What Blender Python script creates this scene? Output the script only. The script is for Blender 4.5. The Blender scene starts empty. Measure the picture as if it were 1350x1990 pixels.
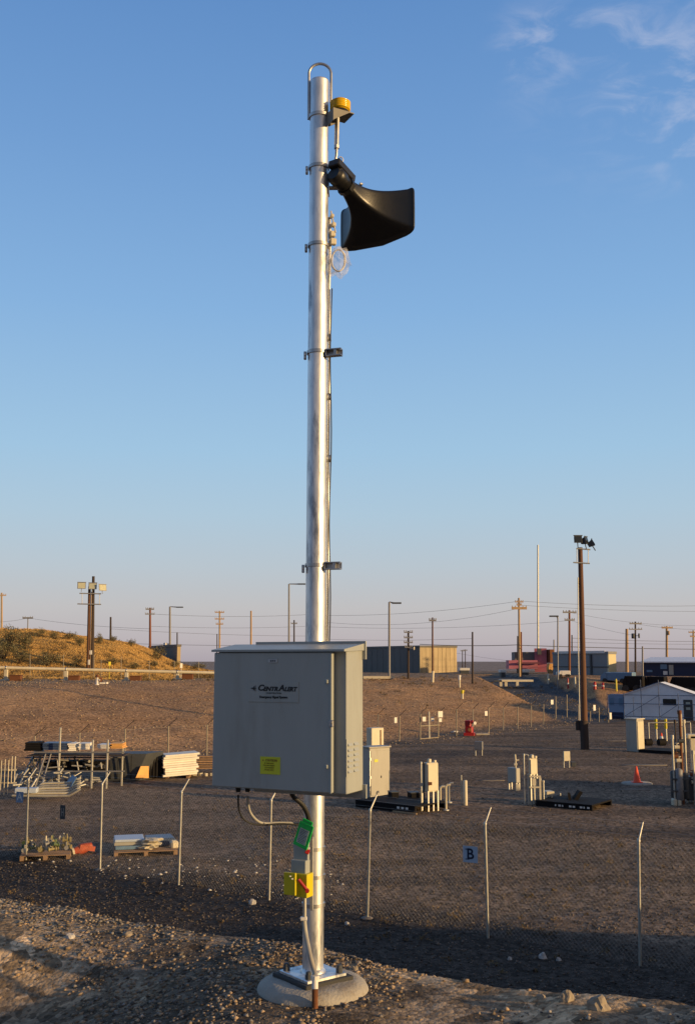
import bpy, math, random
import numpy as np
from mathutils import Vector, Matrix, noise as mnoise
R = math.radians
random.seed(7)
rng = np.random.default_rng(7)
scene = bpy.context.scene
COL = scene.collection

# ------------------------------------------------------------------ camera
F = 2000.0; PITCH = R(8.25); EYE = 5.0
cd = bpy.data.cameras.new('camera'); cam = bpy.data.objects.new('camera', cd); COL.objects.link(cam)
cam.location = (0, 0, EYE); cam.rotation_euler = (R(90) + PITCH, 0, 0)
cd.sensor_fit = 'VERTICAL'; cd.sensor_height = 24.0; cd.lens = 24.0 * F / 1990.0
cd.clip_start = 0.05; cd.clip_end = 9000
scene.camera = cam

# ------------------------------------------------------------------ light
SUN_EL = 9.0; SUN_TH = 25.0                       # light travels to the left and a little away
ld = Vector((-math.cos(R(SUN_TH)) * math.cos(R(SUN_EL)), math.sin(R(SUN_TH)) * math.cos(R(SUN_EL)), -math.sin(R(SUN_EL))))
sd = bpy.data.lights.new('sun', 'SUN'); sun = bpy.data.objects.new('sun', sd); COL.objects.link(sun)
sd.energy = 5.0; sd.angle = R(1.0); sd.color = (1.0, 0.67, 0.31)
sun.rotation_euler = ld.to_track_quat('-Z', 'Y').to_euler()

def lin(c):
    return tuple(((v / 255) / 12.92 if v / 255 <= 0.04045 else (((v / 255) + 0.055) / 1.055) ** 2.4) for v in c)

w = bpy.data.worlds.new('World'); scene.world = w; w.use_nodes = True
nt = w.node_tree; nt.nodes.clear()
def N(t, **k):
    n = nt.nodes.new(t)
    for a, b in k.items(): setattr(n, a, b)
    return n
out = N('ShaderNodeOutputWorld'); bg = N('ShaderNodeBackground'); nt.links.new(bg.outputs[0], out.inputs[0])
tc = N('ShaderNodeTexCoord'); nrm = N('ShaderNodeVectorMath', operation='NORMALIZE'); nt.links.new(tc.outputs['Generated'], nrm.inputs[0])
sep = N('ShaderNodeSeparateXYZ'); nt.links.new(nrm.outputs[0], sep.inputs[0])
ramp = N('ShaderNodeValToRGB'); nt.links.new(sep.outputs['Z'], ramp.inputs[0])
stops = [(-0.0, (176, 167, 175)), (0.02, (190, 182, 186)), (0.05, (195, 193, 195)), (0.09, (187, 199, 209)), (0.14, (176, 202, 221)),
         (0.20, (162, 199, 228)), (0.33, (136, 180, 225)), (0.46, (115, 160, 213)), (0.58, (97, 143, 201)), (0.8, (60, 92, 140)), (1.0, (50, 76, 118))]
el = ramp.color_ramp.elements
while len(el) > 1: el.remove(el[-1])
el[0].position = 0.0; el[0].color = (*lin(stops[0][1]), 1)
for p, c in stops[1:]:
    e = el.new(p); e.color = (*lin(c), 1)
sky = N('ShaderNodeTexSky', sky_type='NISHITA', sun_disc=False)
sky.sun_elevation = R(SUN_EL); sky.sun_rotation = R(90 + SUN_TH)
sky.air_density = 1.0; sky.dust_density = 1.5; sky.ozone_density = 1.5
az = N('ShaderNodeVectorMath', operation='DOT_PRODUCT'); nt.links.new(nrm.outputs[0], az.inputs[0]); az.inputs[1].default_value = (math.cos(R(SUN_TH)), -math.sin(R(SUN_TH)), 0.05)
skm = N('ShaderNodeMix', data_type='RGBA', blend_type='MULTIPLY'); skm.inputs[0].default_value = 1.0
nt.links.new(sky.outputs[0], skm.inputs[6]); skm.inputs[7].default_value = (0.12, 0.12, 0.12, 1)
mixs = N('ShaderNodeMix', data_type='RGBA'); mixs.inputs[0].default_value = 0.94
nt.links.new(skm.outputs[2], mixs.inputs[6]); nt.links.new(ramp.outputs[0], mixs.inputs[7])
wf = N('ShaderNodeMapRange', interpolation_type='SMOOTHSTEP'); nt.links.new(az.outputs['Value'], wf.inputs[0]); wf.inputs['From Min'].default_value = 0.4; wf.inputs['From Max'].default_value = 1.0; wf.inputs['To Max'].default_value = 0.8
wb = N('ShaderNodeMapRange', interpolation_type='SMOOTHSTEP'); nt.links.new(sep.outputs['Y'], wb.inputs[0]); wb.inputs['From Min'].default_value = 0.1; wb.inputs['From Max'].default_value = -0.7; wb.inputs['To Max'].default_value = 1.0
mixb = N('ShaderNodeMix', data_type='RGBA'); nt.links.new(wb.outputs[0], mixb.inputs[0]); nt.links.new(mixs.outputs[2], mixb.inputs[6]); mixb.inputs[7].default_value = (0.130, 0.200, 0.325, 1)
mixs2 = N('ShaderNodeMix', data_type='RGBA'); nt.links.new(wf.outputs[0], mixs2.inputs[0]); nt.links.new(mixb.outputs[2], mixs2.inputs[6]); mixs2.inputs[7].default_value = (0.62, 0.44, 0.26, 1)
mixs = mixs2
# thin wisps of high cloud, up to the right of the view
def pixdir(x, y):
    a = (x - 675) / F; b = (995 - y) / F
    return Vector((a, math.cos(PITCH) - b * math.sin(PITCH), math.sin(PITCH) + b * math.cos(PITCH)))
def blob(x, y, r):
    d = pixdir(x, y).normalized()
    m = N('ShaderNodeVectorMath', operation='DISTANCE'); nt.links.new(nrm.outputs[0], m.inputs[0]); m.inputs[1].default_value = d
    q = N('ShaderNodeMapRange', interpolation_type='SMOOTHSTEP'); nt.links.new(m.outputs['Value'], q.inputs[0])
    q.inputs['From Min'].default_value = 0.0; q.inputs['From Max'].default_value = r; q.inputs['To Min'].default_value = 1; q.inputs['To Max'].default_value = 0
    return q.outputs[0]
def mth(op, a, b=None, clamp=False):
    m = N('ShaderNodeMath', operation=op, use_clamp=clamp)
    for i, v in enumerate((a, b)):
        if v is None: continue
        if isinstance(v, (int, float)): m.inputs[i].default_value = v
        else: nt.links.new(v, m.inputs[i])
    return m.outputs[0]
mp = N('ShaderNodeMapping'); nt.links.new(nrm.outputs[0], mp.inputs[0]); mp.inputs['Rotation'].default_value = (0, R(48), 0); mp.inputs['Scale'].default_value = (1.0, 1.6, 2.6)
cn = N('ShaderNodeTexNoise'); nt.links.new(mp.outputs[0], cn.inputs['Vector']); cn.inputs['Scale'].default_value = 17; cn.inputs['Detail'].default_value = 7; cn.inputs['Roughness'].default_value = 0.6; cn.inputs['Distortion'].default_value = 0.6
cr = N('ShaderNodeMapRange', interpolation_type='SMOOTHSTEP'); nt.links.new(cn.outputs['Fac'], cr.inputs[0]); cr.inputs['From Min'].default_value = 0.42; cr.inputs['From Max'].default_value = 0.75
m1 = mth('MULTIPLY', blob(1320, 185, 0.10), 1.0); m2 = mth('MULTIPLY', blob(1040, 95, 0.055), 0.9); m3 = mth('MULTIPLY', blob(1190, 10, 0.07), 0.5); m4 = mth('MULTIPLY', blob(1230, 130, 0.16), 0.3)
msk = mth('ADD', mth('ADD', m1, m2), mth('ADD', m3, m4), True)
cf = mth('MULTIPLY', mth('MULTIPLY', msk, cr.outputs[0]), 0.38)
cm = N('ShaderNodeMix', data_type='RGBA'); nt.links.new(cf, cm.inputs[0]); nt.links.new(mixs.outputs[2], cm.inputs[6]); cm.inputs[7].default_value = (*lin((215, 216, 230)), 1)
nt.links.new(cm.outputs[2], bg.inputs[0]); bg.inputs[1].default_value = 1.0

scene.view_settings.view_transform = 'Standard'; scene.view_settings.look = 'None'
scene.view_settings.exposure = 0.0; scene.view_settings.gamma = 1.0
scene.view_settings.use_curve_mapping = False

# ------------------------------------------------------------------ helpers
def P(x, y, z):
    d = pixdir(x, y); t = (z - EYE) / d.z
    return Vector((d.x * t, d.y * t, z))
def PY(x, y, Y):
    d = pixdir(x, y); t = Y / d.y
    return Vector((d.x * t, Y, EYE + d.z * t))
def mpp(Y, y=1285):
    return Y / pixdir(675, y).y / F

class MB:
    def __init__(s, M=None): s.v = []; s.f = []; s.M = M or Matrix.Identity(4); s.smooth = []
    def add(s, vs, fs, smooth=False):
        o = len(s.v)
        for p in vs:
            s.v.append(tuple(s.M @ Vector(p)))
        for f in fs:
            s.f.append(tuple(o + i for i in f)); s.smooth.append(smooth)
        return s
    def box(s, x0, x1, y0, y1, z0, z1, T=None):
        vs = [Vector((x, y, z)) for z in (z0, z1) for y in (y0, y1) for x in (x0, x1)]
        if T is not None: vs = [T @ v for v in vs]
        return s.add(vs, [(0, 2, 3, 1), (4, 5, 7, 6), (0, 1, 5, 4), (2, 6, 7, 3), (0, 4, 6, 2), (1, 3, 7, 5)])
    def cbox(s, c, size, rz=0, rx=0, ry=0):
        T = Matrix.Translation(c) @ Matrix.Rotation(rz, 4, 'Z') @ Matrix.Rotation(ry, 4, 'Y') @ Matrix.Rotation(rx, 4, 'X')
        a, b, d = [q / 2 for q in size]
        return s.box(-a, a, -b, b, -d, d, T)
    def bbox(s, c, size, bev, rz=0, rx=0, ry=0):
        """box with chamfered edges"""
        T = Matrix.Translation(c) @ Matrix.Rotation(rz, 4, 'Z') @ Matrix.Rotation(ry, 4, 'Y') @ Matrix.Rotation(rx, 4, 'X')
        a, b, d = [q / 2 for q in size]; vs = []; idx = {}
        for sx in (-1, 1):
            for sy in (-1, 1):
                for sz in (-1, 1):
                    for k in range(3):
                        q = [sx * a, sy * b, sz * d]
                        for j in range(3):
                            if j != k: q[j] -= (sx, sy, sz)[j] * bev
                        idx[(sx, sy, sz, k)] = len(vs); vs.append(T @ Vector(q))
        fs = []
        for k in range(3):
            i, j = [(1, 2), (2, 0), (0, 1)][k]
            for sg in (-1, 1):
                ring = []
                for (p, q) in ((-1, -1), (1, -1), (1, 1), (-1, 1)):
                    t = [0, 0, 0]; t[k] = sg; t[i] = p; t[j] = q
                    ring.append(idx[(*t, k)])
                fs.append(tuple(ring if sg > 0 else ring[::-1]))
            for p in (-1, 1):
                for q in (-1, 1):
                    a0 = [0, 0, 0]; a0[i] = p; a0[j] = q
                    t0 = list(a0); t0[k] = -1; t1 = list(a0); t1[k] = 1
                    fs.append((idx[(*t0, i)], idx[(*t1, i)], idx[(*t1, j)], idx[(*t0, j)]))
        for sx in (-1, 1):
            for sy in (-1, 1):
                for sz in (-1, 1):
                    fs.append(tuple(idx[(sx, sy, sz, k)] for k in range(3)))
        return s.add(vs, fs)
    def tube(s, pts, r, n=10, cap=True, smooth=True):
        pts = [Vector(p) for p in pts]
        rs = r if isinstance(r, (list, tuple)) else [r] * len(pts)
        vs = []; fs = []; prev = None
        for i, p in enumerate(pts):
            if i == 0: t = pts[1] - p
            elif i == len(pts) - 1: t = p - pts[-2]
            else: t = (pts[i + 1] - p).normalized() + (p - pts[i - 1]).normalized()
            t.normalize()
            if prev is None:
                a = Vector((0, 0, 1)) if abs(t.z) < 0.9 else Vector((1, 0, 0))
                u = t.cross(a).normalized()
            else:
                u = (prev - t * prev.dot(t)).normalized()
            prev = u; vv = t.cross(u)
            for k in range(n):
                an = 2 * math.pi * k / n
                vs.append(p + (u * math.cos(an) + vv * math.sin(an)) * rs[i])
        for i in range(len(pts) - 1):
            for k in range(n):
                k2 = (k + 1) % n
                fs.append((i * n + k, i * n + k2, (i + 1) * n + k2, (i + 1) * n + k))
        s.add(vs, fs, smooth)
        if cap:
            s.add([vs[k] for k in range(n)], [tuple(range(n))[::-1]])
            s.add([vs[(len(pts) - 1) * n + k] for k in range(n)], [tuple(range(n))])
        return s
    def lathe(s, c, prof, n=24, T=None, smooth=True):
        """prof: list of (r, z)"""
        c = Vector(c); vs = []; fs = []
        for r, z in prof:
            for k in range(n):
                an = 2 * math.pi * k / n; q = Vector((r * math.cos(an), r * math.sin(an), z))
                if T is not None: q = T @ q
                vs.append(c + q)
        for i in range(len(prof) - 1):
            for k in range(n):
                k2 = (k + 1) % n
                fs.append((i * n + k, i * n + k2, (i + 1) * n + k2, (i + 1) * n + k))
        s.add(vs, fs, smooth)
        s.add([vs[k] for k in range(n)], [tuple(range(n))[::-1]])
        m = (len(prof) - 1) * n
        s.add([vs[m + k] for k in range(n)], [tuple(range(n))])
        return s
    def prism(s, poly, h, T=None):
        """poly in local xz plane (x,z), thickness along y from 0..h"""
        n = len(poly)
        vs = [Vector((x, 0, z)) for x, z in poly] + [Vector((x, h, z)) for x, z in poly]
        if T is not None: vs = [T @ v for v in vs]
        fs = [tuple(range(n)), tuple(range(n, 2 * n))[::-1]] + [(i, i + n, (i + 1) % n + n, (i + 1) % n) for i in range(n)]
        return s.add(vs, fs)

def meshobj(name, v, f, mat, smooth=None):
    me = bpy.data.meshes.new(name); me.from_pydata([tuple(p) for p in v], [], f); me.update()
    if smooth is not None and len(smooth) == len(me.polygons): me.polygons.foreach_set('use_smooth', smooth)
    me.materials.append(mat)
    o = bpy.data.objects.new(name, me); COL.objects.link(o)
    return o
def wloc(o):
    p = Vector((0, 0, 0))
    while o is not None:
        p = p + o.location; o = o.parent
    return p
def build(name, mb, mat, parent=None, world=False, label=None):
    """link mb as ONE mesh object; world=True: verts are world coords (parents unrotated)"""
    v = mb.v
    if world and parent is not None:
        q = wloc(parent); v = [(a - q.x, b - q.y, c - q.z) for a, b, c in v]
    o = meshobj(name, v, mb.f, mat, mb.smooth)
    if parent is not None: o.parent = parent
    if label: o['label'] = label
    return o
def tag(o, label=None, cat=None, group=None, kind=None):
    if label: o['label'] = label
    if cat: o['category'] = cat
    if group: o['group'] = group
    if kind: o['kind'] = kind
    return o
def thing(name, label, cat, loc=(0, 0, 0), rz=0, group=None):
    o = bpy.data.objects.new(name, None); COL.objects.link(o); o.location = loc; o.rotation_euler = (0, 0, rz)
    o.empty_display_size = 0.2
    return tag(o, label, cat, group)
def solo(name, mb, mat, label, cat, group=None, origin=None):
    q = Vector(origin) if origin is not None else Vector(mb.v[0])
    o = meshobj(name, [(a - q.x, b - q.y, c - q.z) for a, b, c in mb.v], mb.f, mat, mb.smooth); o.location = q
    return tag(o, label, cat, group)
def copy_tree(o, parent=None):
    c = o.copy(); COL.objects.link(c)
    if parent is not None: c.parent = parent
    for ch in o.children: copy_tree(ch, c)
    return c

# ------------------------------------------------------------------ materials
def mat(name, col, rough=0.6, metal=0.0, var=0.15, scale=8.0, bump=0.0, bscale=40.0, dirt=None, dirt_amt=0.0, stretch=None, island=0.0, spec=0.5, emit=None, alpha=None, trans=0.0):
    m = bpy.data.materials.new(name); m.use_nodes = True; t = m.node_tree; b = t.nodes['Principled BSDF']
    def n(tp, **k):
        x = t.nodes.new(tp)
        for a, c in k.items(): setattr(x, a, c)
        return x
    L = t.links.new
    co = n('ShaderNodeTexCoord').outputs['Object']
    if stretch:
        mpn = n('ShaderNodeMapping'); L(co, mpn.inputs[0]); mpn.inputs['Scale'].default_value = stretch; co = mpn.outputs[0]
    no = n('ShaderNodeTexNoise'); L(co, no.inputs['Vector']); no.inputs['Scale'].default_value = scale; no.inputs['Detail'].default_value = 6; no.inputs['Roughness'].default_value = 0.65
    mr = n('ShaderNodeMapRange'); L(no.outputs['Fac'], mr.inputs[0]); mr.inputs['From Min'].default_value = 0.3; mr.inputs['From Max'].default_value = 0.7
    mr.inputs['To Min'].default_value = 1 - var; mr.inputs['To Max'].default_value = 1 + var
    mu = n('ShaderNodeVectorMath', operation='SCALE'); mu.inputs[0].default_value = col[:3]; L(mr.outputs[0], mu.inputs['Scale'])
    cur = mu.outputs[0]
    if island > 0:
        g = n('ShaderNodeNewGeometry'); r2 = n('ShaderNodeMapRange'); L(g.outputs['Random Per Island'], r2.inputs[0]); r2.inputs['To Min'].default_value = 1 - island; r2.inputs['To Max'].default_value = 1 + island
        m2 = n('ShaderNodeVectorMath', operation='SCALE'); L(cur, m2.inputs[0]); L(r2.outputs[0], m2.inputs['Scale']); cur = m2.outputs[0]
    if dirt:
        dn = n('ShaderNodeTexNoise'); L(co, dn.inputs['Vector']); dn.inputs['Scale'].default_value = scale * 0.37; dn.inputs['Detail'].default_value = 8; dn.inputs['Roughness'].default_value = 0.7
        dr = n('ShaderNodeMapRange', interpolation_type='SMOOTHSTEP'); L(dn.outputs['Fac'], dr.inputs[0]); dr.inputs['From Min'].default_value = 0.5; dr.inputs['From Max'].default_value = 0.66; dr.inputs['To Max'].default_value = dirt_amt
        mx = n('ShaderNodeMix', data_type='RGBA'); L(dr.outputs[0], mx.inputs[0]); L(cur, mx.inputs[6]); mx.inputs[7].default_value = (*dirt, 1); cur = mx.outputs[2]
    L(cur, b.inputs['Base Color'])
    b.inputs['Metallic'].default_value = metal
    rr = n('ShaderNodeMapRange'); L(no.outputs['Fac'], rr.inputs[0]); rr.inputs['To Min'].default_value = max(0.02, rough - 0.1); rr.inputs['To Max'].default_value = min(1, rough + 0.1); L(rr.outputs[0], b.inputs['Roughness'])
    b.inputs['Specular IOR Level'].default_value = spec
    if bump > 0:
        bn = n('ShaderNodeTexNoise'); L(co, bn.inputs['Vector']); bn.inputs['Scale'].default_value = bscale; bn.inputs['Detail'].default_value = 5
        bu = n('ShaderNodeBump'); L(bn.outputs['Fac'], bu.inputs['Height']); bu.inputs['Strength'].default_value = bump; bu.inputs['Distance'].default_value = 0.02; L(bu.outputs[0], b.inputs['Normal'])
    if trans: b.inputs['Transmission Weight'].default_value = trans; b.inputs['IOR'].default_value = 1.3
    if alpha is not None: b.inputs['Alpha'].default_value = alpha
    return m

M = {}
M['galv'] = mat('galvanised_steel', (0.74, 0.75, 0.76), 0.44, 0.82, var=0.18, scale=26, dirt=(0.17, 0.20, 0.25), dirt_amt=0.85, stretch=(1, 1, 0.22), bump=0.05, bscale=60)
M['steel'] = mat('steel', (0.45, 0.45, 0.45), 0.42, 0.9, var=0.2)
M['dullsteel'] = mat('dull_steel', (0.20, 0.19, 0.17), 0.6, 0.4, var=0.2)
M['zinc'] = mat('zinc_post', (0.50, 0.49, 0.44), 0.5, 0.55, var=0.15)
M['paint'] = mat('cabinet_paint', (0.35, 0.375, 0.365), 0.45, 0.0, var=0.05, scale=5, dirt=(0.27, 0.265, 0.235), dirt_amt=0.5, stretch=(1.6, 1.6, 0.3), bump=0.03, bscale=3)
M['paintd'] = mat('cabinet_edge', (0.36, 0.39, 0.37), 0.4, 0.0, var=0.06)
M['black'] = mat('black_plastic', (0.012, 0.012, 0.013), 0.38, 0.0, var=0.2, bump=0.04, bscale=90)
M['rubber'] = mat('black_rubber', (0.015, 0.015, 0.016), 0.6, 0.0)
M['amber'] = mat('amber_lens', (0.72, 0.46, 0.01), 0.22, 0.0, var=0.08, scale=30)
M['yellow'] = mat('yellow_plastic', (0.62, 0.52, 0.015), 0.4, 0.0, var=0.08)
M['yellowlab'] = mat('yellow_label', (0.60, 0.62, 0.03), 0.5, 0.0, var=0.05)
M['green'] = mat('green_plastic', (0.01, 0.56, 0.09), 0.45, 0.0, var=0.06)
M['paper'] = mat('grey_paper', (0.42, 0.48, 0.44), 0.7, 0.0, var=0.2, scale=50)
M['red'] = mat('red_plastic', (0.38, 0.02, 0.02), 0.4, 0.0)
M['ink'] = mat('black_ink', (0.01, 0.012, 0.015), 0.5, 0.0)
M['inkblue'] = mat('navy_ink', (0.008, 0.015, 0.05), 0.5, 0.0)
M['plate'] = mat('plastic_plate', (0.26, 0.295, 0.285), 0.35, 0.0, var=0.04)
M['concrete'] = mat('concrete', (0.37, 0.345, 0.30), 0.9, 0.0, var=0.12, scale=10, bump=0.35, bscale=70, dirt=(0.22, 0.17, 0.115), dirt_amt=0.7)
M['oldconc'] = mat('dusty_old_concrete', (0.22, 0.19, 0.16), 0.95, var=0.2, scale=3, dirt=(0.12, 0.10, 0.08), dirt_amt=0.8)
M['grout'] = mat('dark_grout', (0.045, 0.045, 0.045), 0.85, 0.0)
M['rust'] = mat('rust', (0.16, 0.06, 0.025), 0.85, 0.1, var=0.35, scale=20)
M['farpost'] = mat('dusty_post', (0.30, 0.26, 0.20), 0.7, 0.1, var=0.15)
M['wood'] = mat('pole_wood', (0.13, 0.062, 0.035), 0.85, 0.0, var=0.35, scale=5, stretch=(4, 4, 0.3))
M['woodred'] = mat('treated_wood', (0.20, 0.075, 0.035), 0.85, 0.0, var=0.3, scale=4, stretch=(4, 4, 0.3))
M['woodlight'] = mat('weathered_wood', (0.42, 0.29, 0.17), 0.85, 0.0, var=0.25, scale=4, stretch=(4, 4, 0.3))
M['wooddark'] = mat('dark_wood', (0.05, 0.035, 0.03), 0.85, 0.0, var=0.3, scale=4, stretch=(4, 4, 0.3))
M['greypole'] = mat('grey_metal_pole', (0.22, 0.22, 0.23), 0.55, 0.2)
M['wire'] = mat('wire_black', (0.03, 0.03, 0.035), 0.6)
M['cream'] = mat('cream_paint', (0.62, 0.56, 0.42), 0.5, 0.0, var=0.1, dirt=(0.4, 0.33, 0.22), dirt_amt=0.4, scale=3)
M['white'] = mat('white_paint', (0.72, 0.70, 0.66), 0.5, 0.0, var=0.1, scale=4)
M['greybox'] = mat('grey_enclosure', (0.38, 0.37, 0.33), 0.5, 0.0, var=0.08, scale=3, dirt=(0.22, 0.17, 0.12), dirt_amt=0.45, stretch=(1.5, 1.5, .5))
M['dkgrey'] = mat('dark_grey_paint', (0.06, 0.065, 0.07), 0.6)
M['blackpaint'] = mat('black_steel_paint', (0.010, 0.009, 0.010), 0.8, spec=0.2)
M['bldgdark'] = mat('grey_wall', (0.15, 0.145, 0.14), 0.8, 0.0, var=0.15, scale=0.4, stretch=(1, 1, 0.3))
M['bldgtan'] = mat('sunlit_tan_wall', (0.45, 0.36, 0.22), 0.85, 0.0, var=0.22, scale=0.5, stretch=(3, 3, 0.4), dirt=(0.20, 0.14, 0.08), dirt_amt=0.5)
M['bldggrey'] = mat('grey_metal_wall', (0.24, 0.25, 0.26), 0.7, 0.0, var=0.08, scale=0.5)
M['creamwall'] = mat('sunlit_cream_wall', (0.66, 0.58, 0.36), 0.7, 0.0, var=0.06, scale=0.5)
M['pink'] = mat('pinkish_maroon_wall', (0.46, 0.15, 0.20), 0.7, 0.0, var=0.15, scale=0.5)
M['maroon'] = mat('maroon_wall', (0.16, 0.05, 0.07), 0.7)
M['navy'] = mat('navy_wall', (0.012, 0.02, 0.06), 0.6, 0.0, var=0.1, scale=0.5)
M['whiteroof'] = mat('white_roof', (0.80, 0.80, 0.82), 0.5)
M['tent'] = mat('white_tent_fabric', (0.82, 0.86, 0.92), 0.65, 0.0, var=0.06, scale=1.5, bump=0.2, bscale=3)
M['tentblue'] = mat('blue_tarp', (0.22, 0.32, 0.48), 0.6, 0.0, var=0.15, scale=1.5)
M['paleblue'] = mat('pale_blue_paint', (0.13, 0.23, 0.36), 0.5)
M['glass'] = mat('dark_glass', (0.02, 0.025, 0.03), 0.15)
M['orange'] = mat('orange_plastic', (0.85, 0.09, 0.03), 0.5)
M['orangewood'] = mat('orange_board', (0.75, 0.40, 0.12), 0.7, var=0.15, scale=3)
M['boards'] = mat('cream_boards', (0.90, 0.85, 0.74), 0.7, 0.0, var=0.12, scale=2, island=0.12)
M['lumber'] = mat('lumber', (0.27, 0.17, 0.10), 0.85, 0.0, var=0.25, island=0.35)
M['rock'] = mat('rock', (0.30, 0.25, 0.19), 0.9, 0.0, var=0.3, scale=12, bump=0.5, bscale=30)
M['whiterock'] = mat('pale_rock', (0.50, 0.48, 0.46), 0.9, 0.0, var=0.2, scale=20, bump=0.3)
M['lampglass'] = mat('lamp_glass', (0.50, 0.50, 0.36), 0.2, 0.0)
M['bag'] = mat('clear_plastic_bag', (0.80, 0.78, 0.76), 0.25, 0.0, var=0.05, alpha=0.20, bump=0.8, bscale=18)
M['signblue'] = mat('blue_grey_sign', (0.48, 0.56, 0.68), 0.5, 0.0, var=0.06, scale=12)
M['leaf'] = mat('sagebrush_leaves', (0.15, 0.135, 0.075), 0.85, 0.0, var=0.35, scale=2.5, island=0.45, spec=0.2)
M['twig'] = mat('twig', (0.11, 0.07, 0.04), 0.9)
M['grass'] = mat('dry_golden_grass', (0.54, 0.35, 0.13), 0.85, 0.0, var=0.25, scale=0.6, island=0.3, spec=0.2)
M['scrub'] = mat('scrub', (0.17, 0.12, 0.06), 0.9, 0.0, var=0.3, scale=2, island=0.4, spec=0.2)
M['truckblue'] = mat('truck_blue', (0.05, 0.08, 0.16), 0.4)

# ------------------------------------------------------------------ terrain
NEAR = 3.25                                          # level of the near and far plateaus; the yard floor is 0
def sst(t):
    t = np.clip(t, 0, 1); return t * t * (3 - 2 * t)
_g = rng.random((64, 64, 12))
def vnoise(x, y, k=0):
    x = np.asarray(x, float); y = np.asarray(y, float)
    xi = np.floor(x).astype(int); yi = np.floor(y).astype(int); fx = x - xi; fy = y - yi
    fx = fx * fx * (3 - 2 * fx); fy = fy * fy * (3 - 2 * fy); g = _g[:, :, k % 12]
    a = g[xi % 64, yi % 64]; b = g[(xi + 1) % 64, yi % 64]; c = g[xi % 64, (yi + 1) % 64]; d = g[(xi + 1) % 64, (yi + 1) % 64]
    return (a * (1 - fx) + b * fx) * (1 - fy) + (c * (1 - fx) + d * fx) * fy - 0.5
def fbm(x, y, s, k=0, o=4):
    r = 0
    for i in range(o): r = r + vnoise(x * s * 2 ** i + 7.3 * i, y * s * 2 ** i + 3.1 * i, k + i) / 2 ** i
    return r
BASE = [(-90, -20), (-15, 48.5), (3.3, 67.5), (15.9, 85), (20, 91), (38, 99), (70, 104), (400, 104)]
def seg_sd(x, y, pts):
    best = np.full(np.shape(x), 1e9)
    for (ax, ay), (bx, by) in zip(pts[:-1], pts[1:]):
        dx, dy = bx - ax, by - ay; t = np.clip(((x - ax) * dx + (y - ay) * dy) / (dx * dx + dy * dy), 0, 1)
        best = np.minimum(best, np.hypot(x - ax - t * dx, y - ay - t * dy))
    yy = np.interp(x, [p[0] for p in pts], [p[1] for p in pts])
    return np.where(y > yy, best, -best)
def crest_d(x, y, full=False):
    """distance beyond the crest of the near bank (positive: toward the yard)"""
    n = np.array((0.513, 0.858))
    base = (x - 1.75) * n[0] + (y - 5.38) * n[1] + 0.10 * vnoise(x * 1.3, y * 0.2, 3) + 0.05 * vnoise(x * 4, y, 5)
    # unseen bulge added to the bank at right, shaped to shade its foot
    bx = (x - 12.0) * 0.422 + (y - 11.9) * 0.906        # beyond this line: outside
    by = 13.0 - x                    # left end of the bulge
    bul = np.maximum(bx, by)
    return (np.minimum(base, bul), base, bul) if full else np.minimum(base, bul)
def ramp_t(x, y):
    ax, ay, bx, by = 21.5, 88.0, 19.0, 126.0
    dx, dy = bx - ax, by - ay; t = ((x - ax) * dx + (y - ay) * dy) / (dx * dx + dy * dy)
    d = np.abs((x - ax) * dy - (y - ay) * dx) / math.hypot(dx, dy)
    return t, d
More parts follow.
